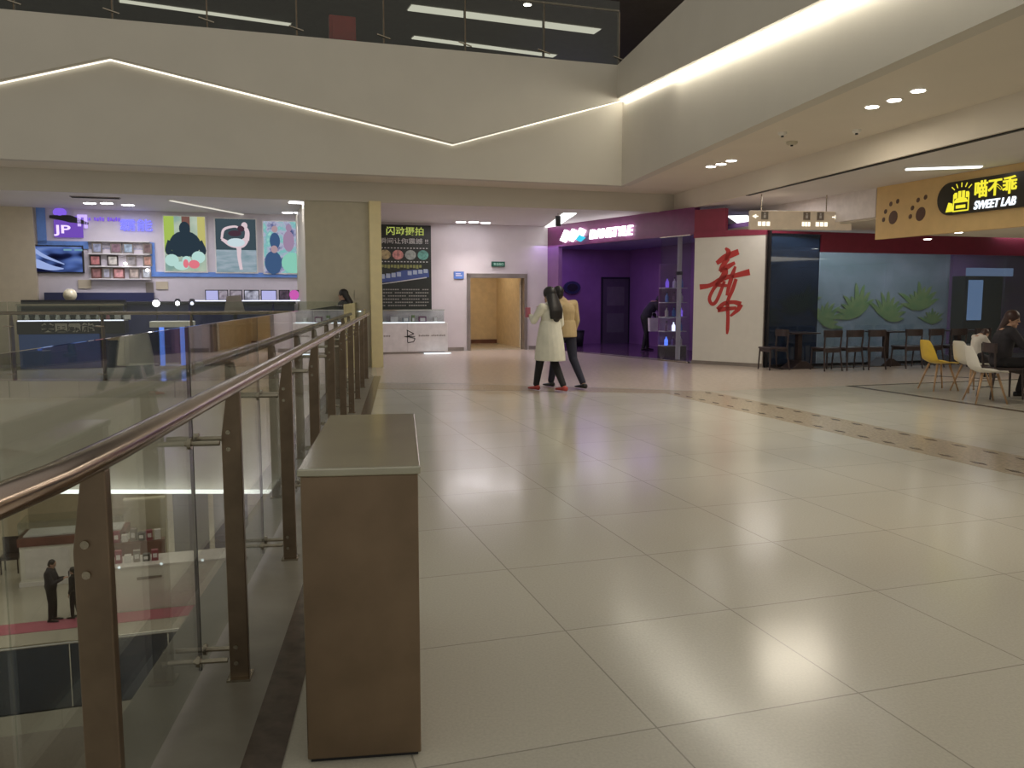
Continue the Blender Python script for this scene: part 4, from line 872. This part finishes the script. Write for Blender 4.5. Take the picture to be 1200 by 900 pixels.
# moulded shell chairs
def shell_chair(m, label, rz, loc_, group=None):
    o = empty('shell_chair', loc_, rz, label, 'chair', group)
    # side profile in y (front +) / z, swept with side curvature
    prof = [(.24, .43), (.2, .45), (.08, .435), (-.08, .43), (-.16, .45), (-.2, .52), (-.225, .62), (-.25, .74), (-.265, .81)]
    hw = [.17, .2, .22, .225, .22, .215, .2, .17, .12]
    up = [.01, .02, .035, .045, .05, .04, .03, .02, .0]
    N = 10; rings_t = []
    b_ = MB(); vs = []; fs = []
    for (y, z), w__, e in zip(prof, hw, up):
        for k in range(N+1):
            t = -1+2*k/N; back = z > .5
            vs.append((t*w__, y+(e*t*t if back else 0), z+(e*t*t if not back else 0)))
    n1 = N+1
    for j in range(len(prof)-1):
        for k in range(N): fs.append((j*n1+k, j*n1+k+1, (j+1)*n1+k+1, (j+1)*n1+k))
    b_._a(vs, fs)
    s_ = b_.build('seat_shell', m, o, smooth=True); k_ = s_.modifiers.new('solid', 'SOLIDIFY'); k_.thickness = .012; k2 = s_.modifiers.new('sub', 'SUBSURF'); k2.levels = 1; k2.render_levels = 1
    for x in (-1, 1):
        for y in (-1, 1):
            MB().tube([(x*.11, y*.1, .42), (x*.21, y*.21, 0)], [.018, .011], 10).build('leg', M['wood'], o, smooth=True)
    MB().tube([(-.16, -.15, .22), (.16, .15, .22)], .005, 6).tube([(.16, -.15, .22), (-.16, .15, .22)], .005, 6).build('wire_brace', M['dark'], o)
    return o
YC = Vector((6.86, 13.25, 0)); shell_chair(M['yellow'], 'yellow moulded chair with splayed wooden legs', -PI/2+.1, YC)
WC = Vector((6.72, 11.68, 0)); shell_chair(M['white2'], 'white moulded chair with wooden legs, nearest the viewer and empty', -PI/2-.1, WC, None)
shell_chair(M['white2'], 'white moulded chair the small child sits on', -PI/2+.15, Vector((7.24, 12.97, 0)))

tb = empty('round_table', (7.86, 11.85, 0), 0, 'round white table with wooden legs at the right edge', 'table')
MB().lathe([(.40, .725), (.42, .735), (.42, .75), (.40, .755)], n=32).build('tabletop', M['white2'], tb)
for a in range(4):
    t = a*PI/2+.6; MB().tube([(.12*math.cos(t), .12*math.sin(t), .725), (.3*math.cos(t), .3*math.sin(t), 0)], [.022, .014], 10).build('leg', M['wood'], tb, smooth=True)
cu = empty('drinking_cup', (7.56, 11.8, .755), 0, 'amber drink in a clear cup on the white table', 'cup')
MB().lathe([(.03, 0), (.04, .11)], n=16).build('cup', M['glass2'], cu); MB().lathe([(.028, .004), (.036, .08)], n=16).build('drink', mat('orange_drink', (.75, .35, .05), .2), cu); MB().tube([(0, 0, .02), (.02, 0, .17)], .004, 6).build('straw', M['white'], cu)

# ------------------------------------------------------------------ PEOPLE
def remeshed(mb, vox, m, name, parent, smooth=6, loc_=(0, 0, 0)):
    me = mb.mesh(name); o = bpy.data.objects.new(name, me); COL.objects.link(o)
    r = o.modifiers.new('r', 'REMESH'); r.mode = 'VOXEL'; r.voxel_size = vox; r.use_smooth_shade = True
    s_ = o.modifiers.new('s', 'SMOOTH'); s_.iterations = smooth; s_.factor = .5
    dg = bpy.context.evaluated_depsgraph_get(); me2 = bpy.data.meshes.new_from_object(o.evaluated_get(dg))
    bpy.data.objects.remove(o); me2.name = name; me2.materials.clear(); me2.materials.append(m)
    for p in me2.polygons: p.use_smooth = True
    o = bpy.data.objects.new(name, me2); COL.objects.link(o); o.parent = parent; o.location = loc_; return o
def V3(*a): return Vector(a)
def limb(mb, pts, rs, n=12):
    for i in range(len(pts)-1): mb.tube([pts[i], pts[i+1]], [rs[i], rs[i+1]], n)
    for p, r in zip(pts, rs): mb.ball(p, r, n=n, m=8)
def ell(mb, L, n=18):       # loft of ellipses (centre, rx, ry)
    mb.loft([[(c[0]+rx*math.cos(2*PI*k/n), c[1]+ry*math.sin(2*PI*k/n), c[2]) for k in range(n)] for c, rx, ry in L])
def hand(mb, wrist, d, side, s=1., curl=.5):
    d = d.normalized(); up = V3(0, 0, 1) if abs(d.z) < .8 else V3(0, 1, 0)
    a = d.cross(up).normalized()*side; b = a.cross(d).normalized()*side
    palm = wrist+d*.045*s
    mb.tube([wrist, wrist+d*.085*s], [.024*s, .030*s], 10, .6)
    for k, L in enumerate((.062, .070, .066, .052)):
        st = wrist+d*.082*s+a*(-.027+.018*k)*s; k1 = st+(d*.55*L-b*curl*.3*L)*s; k2 = k1+(d*.35*L-b*curl*.6*L)*s
        limb(mb, [st, k1, k2], [.0085*s, .008*s, .0065*s], 8)
    st = wrist+d*.03*s-a*.026*s; limb(mb, [st, st+(d*.025-a*.026)*s, st+(d*.055-a*.03-b*.012)*s], [.011*s, .010*s, .008*s], 8)
def head(mb, c, face, s=1., tilt=0.):
    """skull, jaw, nose, ears; c = skull centre, face = horizontal unit vector"""
    f = face.normalized(); r = f.cross(V3(0, 0, 1)); z = V3(0, 0, 1)
    f = (f*math.cos(tilt)-z*math.sin(tilt)); z = r.cross(f)
    R = Matrix((r, f, z)).transposed()
    mb.ball(c+z*.015*s, .074*s, .092*s, .095*s, 18, 12, R); mb.ball(c+f*.022*s-z*.055*s, .054*s, .062*s, .062*s, 16, 10, R)
    mb.ball(c+f*.068*s-z*.1*s, .026*s, .02*s, .02*s, 10, 8, R)
    mb.tube([c+f*.085*s+z*.012*s, c+f*.108*s-z*.028*s], [.008*s, .015*s], 8)
    for e in (-1, 1): mb.ball(c+r*e*.074*s-z*.012*s-f*.005*s, .010*s, .018*s, .03*s, 8, 8, R)
    mb.ball(c+f*.083*s-z*.058*s, .02*s, .012*s, .006*s, 10, 6, R)
    return r, f, z, R
def face_bits(par, c, r, f, z, s=1.):
    for e in (-1, 1):
        MB().ball(c+r*e*.030*s+f*.086*s+z*.002*s, .011*s, .006*s, .006*s, 10, 6).build('eye', M['black'], par, smooth=True)
        MB().tube([c+r*e*.018*s+f*.09*s+z*.022*s, c+r*e*.045*s+f*.08*s+z*.022*s], .004*s, 6).build('eyebrow', M['hair'], par)
    MB().ball(c+f*.092*s-z*.06*s, .019*s, .006*s, .006*s, 10, 6).build('mouth', mat('lips', (.38, .10, .09), .5), par, smooth=True)
def hair_long(par, c, r, f, z, R, m, s=1., length=.42, flare=.1, back=.12):
    mb = MB(); mb.ball(c-f*.014*s+z*.036*s, .092*s, .102*s, .098*s, 18, 12, R)
    L = []
    for k in range(7):
        t = k/6; ce = c-f*(.045+back*min(1, t*1.6))*s-V3(0, 0, 1)*length*t*s+z*.02*s; L.append(((ce.x, ce.y, ce.z), (.085+(flare-.085)*math.sin(t*PI*.55)-(.04*t*t))*s, (.075-.02*t)*s))
    ang = math.atan2(r.y, r.x); n = 16; rings = []
    for ce, rx, ry in L:
        rings.append([(ce[0]+rx*math.cos(q)*math.cos(ang)-ry*math.sin(q)*math.sin(ang), ce[1]+rx*math.cos(q)*math.sin(ang)+ry*math.sin(q)*math.cos(ang), ce[2]) for q in [2*PI*k/n for k in range(n)]])
    mb.loft(rings); e_ = L[-1][0]; mb.ball(V3(*e_), .055*s, .05*s, .05*s, 14, 8); return remeshed(mb, .009*s, m, 'hair', par, 3)
def hair_short(par, c, r, f, z, R, m, s=1.):
    mb = MB(); mb.ball(c-f*.014*s+z*.028*s, .083*s, .094*s, .09*s, 18, 12, R); mb.ball(c-f*.035*s-z*.02*s, .074*s, .07*s, .075*s, 16, 10, R)
    return remeshed(mb, .009*s, m, 'hair', par, 3)
def shoe(par, ankle, d, m, s=1.):
    d = V3(d[0], d[1], 0).normalized(); a = V3(-d.y, d.x, 0); b = V3(ankle.x, ankle.y, 0); mb = MB()
    zt = ankle.z-.075*s
    prof_ = [(-.065, .035, .075), (-.02, .038, .085), (.05, .04, .06), (.12, .045, .045), (.175, .036, .035), (.195, .018, .025)]
    rings = []
    for x, w__, h_ in prof_:
        cc_ = b+d*x*s; rings.append([cc_+a*w__*s*ca_+V3(0, 0, zt+.0+h_*s*(.5+.5*sa_)) for ca_, sa_ in [(math.cos(2*PI*k/12), math.sin(2*PI*k/12)) for k in range(12)]])
    mb.loft(rings); return mb.build('shoe', m, par, smooth=True)

def person(label, loc_, rz, s, J, top, bottom, shoes_m, hairf, group=None, skirt=None, vox=.008, face=(0, 1, 0), tilt=0., headc=None, hems=None, fine=True):
    """J: joints in local metres (x right, y forward). One body surface, clothes as children."""
    o = empty('person', loc_, rz, label, 'person', group)
    J = {k: V3(*v) for k, v in J.items()}
    b = MB(); hc = J['head']; r, f, z, R = head(b, hc, V3(*face), s, tilt)
    limb(b, [J['neck'], hc-z*.04*s], [.055*s, .05*s])
    # torso
    limb(b, [J['pelvis'], J['waist'], J['chest'], J['neck']-V3(0, 0, .05*s)], [.125*s, .115*s, .13*s, .065*s], 14)
    for e in ('l', 'r'):
        limb(b, [J['sh'+e], J['el'+e], J['wr'+e]], [.05*s, .038*s, .024*s])
        limb(b, [J['chest']+V3(0, 0, .08*s), J['sh'+e]], [.09*s, .052*s])
        hand(b, J['wr'+e], J['wr'+e]-J['el'+e], 1 if e == 'r' else -1, s)
        limb(b, [J['hip'+e], J['kn'+e], J['an'+e]], [.085*s, .055*s, .036*s])
        d_ = J['toe'+e]-J['an'+e]; limb(b, [J['an'+e]-V3(0, 0, .02*s), J['an'+e]+V3(d_.x, d_.y, 0)*.5-V3(0, 0, .045*s)], [.032*s, .022*s])
    body = remeshed(b, vox, M['skin'], 'body', o, 3); face_bits(o, hc, r, f, z, s)
    # top garment
    g = MB(); hem = hems or []
    limb(g, [J['waist'], J['chest'], J['neck']-V3(0, 0, .045*s)], [.142*s, .15*s, .092*s], 14)
    for e in ('l', 'r'):
        limb(g, [J['chest']+V3(0, 0, .06*s), J['sh'+e], J['el'+e], J['wr'+e].lerp(J['el'+e], .08)], [.1*s, .066*s, .055*s, .042*s])
    if hem: ell(g, [((c[0], c[1], c[2]), c[3], c[4]) for c in hem])
    else: limb(g, [J['waist'], J['pelvis']], [.145*s, .15*s], 14)
    remeshed(g, .010*s, top[0], top[1], o, 4)
    q = MB(); limb(q, [J['waist'], J['pelvis']], [.125*s, .145*s], 14)
    for e in ('l', 'r'):
        cl = bottom[2] if len(bottom) > 2 else 0
        limb(q, [J['pelvis'].lerp(J['hip'+e], .6), J['hip'+e], J['kn'+e], J['an'+e].lerp(J['kn'+e], .06)], [.12*s, .103*s, .07*s, .052*s])
        d_ = J['toe'+e]-J['an'+e]; shoe(o, J['an'+e], (d_.x, d_.y), shoes_m, s)
    remeshed(q, .010*s, bottom[0], bottom[1], o, 4)
    hairf(o, hc, r, f, z, R)
    return o, J

def standing(s=1., step=.0, **over):
    J = dict(head=(0, .02, 1.535), neck=(0, 0, 1.41), chest=(0, 0, 1.24), waist=(0, .01, 1.06), pelvis=(0, 0, .93),
             shl=(-.17, 0, 1.35), shr=(.17, 0, 1.35), ell=(-.21, -.02, 1.08), elr=(.21, -.02, 1.08), wrl=(-.2, .06, .86), wrr=(.2, .06, .86),
             hipl=(-.085, 0, .9), hipr=(.085, 0, .9), knl=(-.09, .02+step*.5, .49), knr=(.09, .02-step*.35, .49), anl=(-.09, step, .085), anr=(.09, -step*.95, .085), toel=(-.09, step+.15, .03), toer=(.09, -step*.95+.15, .03))
    J.update(over)
    return {k: tuple(c*s for c in v) for k, v in J.items()}
hl = lambda m, s=1., L=.42, fl=.1, bk=.12: (lambda o, c, r, f, z, R: hair_long(o, c, r, f, z, R, m, s, L, fl, bk))
hs_ = lambda m, s=1.: (lambda o, c, r, f, z, R: hair_short(o, c, r, f, z, R, m, s))
# woman in the ivory coat, walking away to the left
s = .985
J = standing(s, .24, wrl=(-.12, .34, 1.2), ell=(-.24, .12, 1.13), head=(0, .03, 1.535), wrr=(.19, .14, .92), anr=(.07, -.26, .10), knr=(.075, -.02, .47), toer=(.07, -.12, .04))
HD = math.atan2(.55, -.42)-PI/2
pw, _ = person('woman with long dark hair in a knee-length ivory coat, walking away', Vector((.60, 13.05, 0)), HD, s, J, (M['coat'], 'coat'), (M['trousers'], 'trousers'), M['shoered'], hl(M['hair'], s*1.1, .36, .15, .10),
       hems=[((0), 0)] and [(0, .0, 1.12*s, .165, .145), (0, .0, .98*s, .19, .185), (0, .0, .8*s, .205, .235), (0, .0, .62*s, .215, .27), (0, 0, .5*s, .22, .285)], face=(-.1, 1, 0))
pp = pw.location+Matrix.Rotation(HD, 3, 'Z') @ V3(-.10, .43, 1.22)
ph = empty('pink_bag', pp, HD, 'small pink item held up in the hand of the woman in ivory', 'handheld item'); MB().box(-.04, .04, -.012, .03, -.06, .1).build('case', M['pink'], ph, bevel=.006); MB().box(-.03, .03, .03, .034, -.04, .07).build('face', M['dark'], ph)
ph.name = 'handheld_case'
# man in tan jacket
s = 1.0
J = standing(s, .26, head=(-.11, .06, 1.52), neck=(-.05, .02, 1.41), wrl=(-.3, .2, 1.25), ell=(-.27, .0, 1.12), anr=(.08, -.36, .10), knr=(.08, -.1, .48), toer=(.08, -.22, .04))
person('man in tan jacket and dark trousers close beside the woman in ivory', Vector((.87, 13.5, 0)), HD-.05, s*1.02, {k: tuple(c*1.02 for c in v) for k, v in J.items()}, (M['jacket'], 'jacket'), (M['navycloth'], 'trousers'), M['shoedark'], hs_(M['hair'], 1.02), hems=[(0, 0, 1.1, .165, .145), (0, 0, .98, .185, .17), (0, .0, .84, .19, .19)])
# bent figure in the purple store
Js = standing(1., .12, head=(0, .42, 1.40), neck=(0, .32, 1.33), chest=(0, .22, 1.22), waist=(0, .08, 1.07), shl=(-.16, .27, 1.27), shr=(.16, .27, 1.27), ell=(-.2, .36, 1.0), elr=(.2, .36, 1.0), wrl=(-.15, .5, .84), wrr=(.15, .5, .84))
bp = at_z(756, 411, 0)
person('person in dark clothes leaning forward inside the purple store', Vector((bp.x, bp.y, 0)), -PI/2+.35, 1., Js, (M['darkcloth'], 'coat'), (M['trousers'], 'trousers'), M['shoedark'], hs_(M['hair']), tilt=.5, vox=.01)
bg = empty('shopping_bag', Vector((bp.x+.18, bp.y-.35, .55)), .3, 'white shopping bag held by the leaning person in the store', 'bag')
MB().prism([(-.15, 0), (.15, 0), (.17, .36), (-.17, .36)], 'y', -.06, .06).build('bag_body', M['white'], bg); MB().tube([(-.08, 0, .36), (-.06, 0, .5), (.06, 0, .5), (.08, 0, .36)], .006, 6).build('handle', M['white'], bg)
# seller at the small case
person('woman with dark hair behind the small lit glass showcase', Vector((-3.45, 17.1, 0)), PI/2-.2, .99, standing(.99), (M['darkcloth'], 'top'), (M['trousers'], 'trousers'), M['shoedark'], hl(M['hair'], .99, .3), vox=.01)
# seated woman at the right edge
JS = dict(head=(0, .10, 1.165), neck=(0, .04, 1.04), chest=(0, 0, .88), waist=(0, -.02, .70), pelvis=(0, -.04, .56), shl=(-.165, .03, .99), shr=(.165, .03, .99), ell=(-.2, .18, .78), elr=(.2, .18, .78), wrl=(-.1, .40, .80), wrr=(.1, .38, .80),
          hipl=(-.09, -.02, .53), hipr=(.09, -.02, .53), knl=(-.09, .40, .50), knr=(.10, .42, .50), anl=(-.1, .30, .09), anr=(.12, .36, .09), toel=(-.1, .45, .03), toer=(.12, .51, .03))
person('seated woman with long wavy dark hair in dark clothes at the white table', Vector((7.22, 12.15, 0)), -PI/2-.1, 1., JS, (M['darkcloth'], 'jacket'), (M['trousers'], 'skirt_and_tights'), M['shoedark'], hl(M['hairbrown'], 1.02, .42, .135, .10), face=(.95, 1, 0), tilt=.18)
# child
k = .62
JC = {a: tuple(c*k for c in b) for a, b in JS.items()}
dz = .49-.56*k+.10*k+.04
JC = {a: (b[0], b[1], b[2]+dz) for a, b in JC.items()}
for e, x in (('l', -.07), ('r', .07)):
    JC['kn'+e] = (x, .22, .49); JC['an'+e] = (x, .25, .27); JC['toe'+e] = (x, .33, .22)
hx, hy, hz_ = JC['head']; JC['head'] = (hx, hy+.06, hz_-.05)
person('small child in a cream top bending forward on a white chair', Vector((7.29, 12.95, 0)), -PI/2+.2, k*1.05, JC, (M['cream'], 'top'), (M['darkcloth'], 'trousers'), M['shoedark'], hs_(M['hairbrown'], k*1.05), tilt=.5, vox=.007)

# ------------------------------------------------------------------ LOWER LEVEL
zl = -6.6
def lowp(px, py): return at_z(px, py, zl)
lr = empty('balustrade', G(-9, 17.55, zl), A, 'navy glass balustrade on the level below', 'balustrade')
for k in range(8): MB().box(k*1.8+.01, k*1.8+1.79, -.01, .01, .0, 1.3).build('glass_panel', M['glassnavy'], lr)
MB().tube([(0, 0, 1.33), (14.4, 0, 1.33)], .035, 10).build('handrail', M['chrome'], lr)
MB().box(0, 14.4, -.04, .04, -.35, 0).build('base_channel', M['navy'], lr)
# white curved counter
c_ = empty('long_counter', G(-4.3, 22.65, zl), A, 'long white counter with small light studs on the level below', 'counter')
MB().prism([(0, 0), (5, 0), (5, .9), (.2, .9), (0, .5)], 'z', .0, 1.17).build('body', M['white2'], c_, bevel=.02); MB().prism([(-.03, -.03), (5.03, -.03), (5.03, .93), (.2, .93), (-.03, .5)], 'z', 1.17, 1.2).build('worktop', M['white'], c_)
for k in range(4): MB().ball((.9+k*1.0, -.03, 1.2), .035, n=8, m=6).build('light_stud', M['g_ice'], c_)
stroke(b_ := MB(), [(1.3, .85), (1.9, .87)], [.08, .05], -.02, 0); b_.build('logo_mark', M['frame'], c_)
# goods behind it
for i, (uu, vv, ww, hh, mm, lb, nm) in enumerate(((-4.0, 24.6, 1.5, 1.3, 'redbrown', 'red brown shelf unit behind the white counter below', 'shelf_unit'), (-2.3, 25.2, .95, 2.6, 'navy', 'tall dark grey panel behind the counter below, the left of two', 'partition_screen'), (-1.2, 25.2, .95, 2.6, 'navy', 'tall dark grey panel behind the counter below, the right of two', 'partition_screen'),
                                       (-3.9, 27.2, 1.2, 1.9, 'olive', 'olive cabinet further back on the level below', 'cabinet'), (.2, 26.5, 1.6, 1.2, 'redbrown', 'brown cabinet seen between the railing posts below', 'cabinet'))):
    o = empty(nm, G(uu, vv, zl), A, lb, 'screen' if 'screen' in nm else 'cabinet')
    MB().box(0, ww, 0, .3, .05, hh).build('body', mat('slate_panel', (.07, .07, .09), .4) if mm == 'navy' else M[mm], o, bevel=.01)
    if 'screen' in nm: MB().box(.05, ww-.05, -.02, 0, .2, hh-.1).build('face', mat('slate_face', (.09, .085, .11), .4), o); MB().box(-.05, ww+.05, -.1, .4, 0, .05).build('foot', M['dark'], o)
    else:
        for k in range(2): MB().box(.03, ww-.03, -.03, 0, .1+k*hh/2, hh/2+k*hh/2-.03).build('door', M['redbrown'] if nm != 'cabinet' or mm == 'redbrown' else M['olive'], o)
        MB().box(0, ww, 0, .3, 0, .05).build('plinth', M['dark'], o)
rr_ = random.Random(3)
for i in range(14):
    uu = -3.95+.25*(i % 7)*.85; vv = 24.62; zz = zl+1.3+(0 if i < 7 else .0); 
    if i >= 7: uu, vv, zz = -3.9+.22*(i-7), 22.95, zl+1.201
    o = empty('boxed_goods', G(uu, vv, zz), A+rr_.uniform(-.2, .2), '%s boxed goods, %s from the left %s' % (['dark', 'red', 'white', 'grey'][i % 4], ranks[i % 7], 'on the shelf unit below' if i < 7 else 'on the white counter below'), 'merchandise', 'boxed goods on the shelf unit below' if i < 7 else 'boxed goods on the white counter below')
    h_ = .18+.2*rr_.random(); MB().box(-.08, .08, 0, .16, 0, h_).build('box', [M['dark'], M['maroon'], M['white'], M['frame']][i % 4], o); MB().box(-.05, .05, -.004, 0, h_*.3, h_*.7).build('label_panel', M['white'], o)
# white cabinet with glass case and tan column at left
c_ = empty('white_counter', lowp(25, 688), A, 'white panelled counter with a glass top case on the level below', 'counter')
MB().box(0, 2.7, 0, 1.0, .06, 1.15).build('body', M['white2'], c_, bevel=.02); MB().box(-.04, 2.75, -.05, 1.0, 0, .12).build('plinth', M['white'], c_)
for k in range(2): MB().box(.12+1.3*k, 1.26+1.3*k, -.02, 0, .22, 1.05).build('panel', M['white'], c_, bevel=.008)
MB().box(-.03, 2.73, -.06, 1.0, 1.15, 1.38).build('dark_band', M['redbrown'], c_); MB().box(0, 2.7, 0, .02, 1.38, 1.8).box(0, .02, 0, 1, 1.38, 1.8).box(0, 2.7, 0, 1, 1.8, 1.82).build('glass_case', M['glass2'], c_)
MB().box(.1, 2.6, .1, .9, 1.38, 1.42).build('tray', M['white'], c_)
tag(MB().box(-.6, .6, -.5, .5, 0, 4.6).build('square_column', M['beige'], None, G(*UV(lowp(6, 640)), zl), A), 'square tan column at the far left of the level below', 'column')
o = empty('dark_chair', lowp(14, 670), A, 'dark chair partly seen at the left edge on the level below', 'chair')
MB().box(-.25, .25, -.25, .25, .42, .5).build('seat', M['darkwood'], o); MB().box(-.25, .25, .22, .28, .5, 1.0).build('backrest', M['darkwood'], o)
for x in (-.22, .22):
    for y in (-.22, .22): MB().tube([(x, y, 0), (x, y, .42)], .02, 8).build('leg', M['darkwood'], o)
# people below
lp1 = lowp(62, 728); Jp = standing(.97, .03, wrl=(-.08, .3, 1.12), wrr=(.08, .32, 1.14), ell=(-.2, .1, 1.05), elr=(.2, .1, 1.05), head=(0, .06, 1.52))
person('person in dark clothes looking at a phone on the level below', lp1, -PI/2+.2, .97, Jp, (M['darkcloth'], 'jacket'), (M['trousers'], 'trousers'), M['shoedark'], hs_(M['hair'], .97), tilt=.4, vox=.011)
mp = lp1+Matrix.Rotation(-PI/2+.2, 3, 'Z') @ V3(0, .43, 1.2)
o = empty('mobile_phone', mp, -PI/2+.2, 'small phone in the hands of the dark figure below', 'phone'); MB().box(-.035, .035, -.005, .005, -.07, .07).build('case', M['dark'], o); MB().box(-.03, .03, -.007, -.005, -.06, .06).build('screen', M['g_shelf'], o)
lp2 = lowp(89, 724)
person('second dark figure beside the phone user, half hidden by the near post', lp2, PI/2, .80, standing(.80, .05), (M['trousers'], 'coat'), (M['trousers'], 'trousers'), M['shoedark'], hl(M['hair'], .80, .3), vox=.011)

# ------------------------------------------------------------------ light
W = bpy.data.worlds.new('ambient'); SC.world = W; W.use_nodes = True
bg_ = W.node_tree.nodes['Background']; bg_.inputs['Color'].default_value = (1, .95, .84, 1); bg_.inputs['Strength'].default_value = .38
lamp('AREA', (4.5, 3.5, 3.8), 30, 1.2, WARM, sy=1.2, name='gallery_lamp'); lamp('AREA', (4.1, 11.5, 3.8), 40, 1.0, WARM, sy=1.0, name='gallery_lamp')
lamp('AREA', G(0, 27, -2.1), 200, 10, (1, .93, .82), sy=5, name='lower_level_lamp'); lamp('AREA', G(-5, 21.5, -2.1), 110, 8, (1, .93, .82), sy=3, name='lower_level_lamp')
lamp('AREA', G(5.5, 20, 3.4), 40, 2, (1, .92, .95), sy=2, name='far_hall_lamp'); lamp('AREA', G(14, 9, 2.55), 70, 3, WARM, sy=3, name='seating_fill')

cd_ = (FB-FA).normalized(); cn_ = Vector((-cd_.y, cd_.x, 0)); lz = lambda x: 5.6-.8*x/8.43 if x <= 8.43 else 4.8-.35*(x-8.43)/4.57
for xs_ in (4.6, 6.4, 8.2, 10.0, 11.8):                        # added spots without fixtures, aimed to make the light pool on the floor
    q_ = FA+cd_*xs_-cn_*.12+Vector((0, 0, lz(xs_)-.06))
    lamp('SPOT', q_, 190, .05, (1, .93, .80), (math.radians(-19)*math.cos(FANG), math.radians(-19)*math.sin(FANG), 0), angle=46, blend=1., name='floor_pool_spot')
for xa_, xb_, e_ in ((3.2, 8.4, 14), (8.45, 13.4, 14)):       # the led strips in the slot of the right fascia
    qa, qb = FA+cd_*xa_-cn_*.11+Vector((0, 0, lz(xa_)-.03)), FA+cd_*xb_-cn_*.11+Vector((0, 0, lz(xb_)-.03))
    X_ = (qb-qa).normalized(); Y_ = cn_; Z_ = X_.cross(Y_)
    l_ = lamp('AREA', (0, 0, 0), e_, (qb-qa).length, (1, .94, .80), sy=.05, name='cove_lamp')
    m4 = Matrix((X_, Y_, Z_)).transposed().to_4x4(); m4.translation = (qa+qb)/2; l_.matrix_world = m4
lamp('AREA', G(9.9, 14.4, 3.42), 14, .8, (1, .93, .88), sy=.8, name='seating_fill')  # added light with no fixture, brightens the white panel over the seating
# ------------------------------------------------------------------ camera and view
cam = bpy.data.cameras.new('camera'); cam.sensor_width = 36; cam.lens = FPX/1200*36; cam.clip_end = 200
co_ = bpy.data.objects.new('camera', cam); COL.objects.link(co_); co_.location = (0, 0, EYE); co_.rotation_euler = (PI/2-PITCH, 0, 0)
SC.camera = co_
vs = SC.view_settings; vs.view_transform = 'Standard'; vs.look = 'None'; vs.gamma = 1; vs.use_curve_mapping = False; vs.exposure = 0
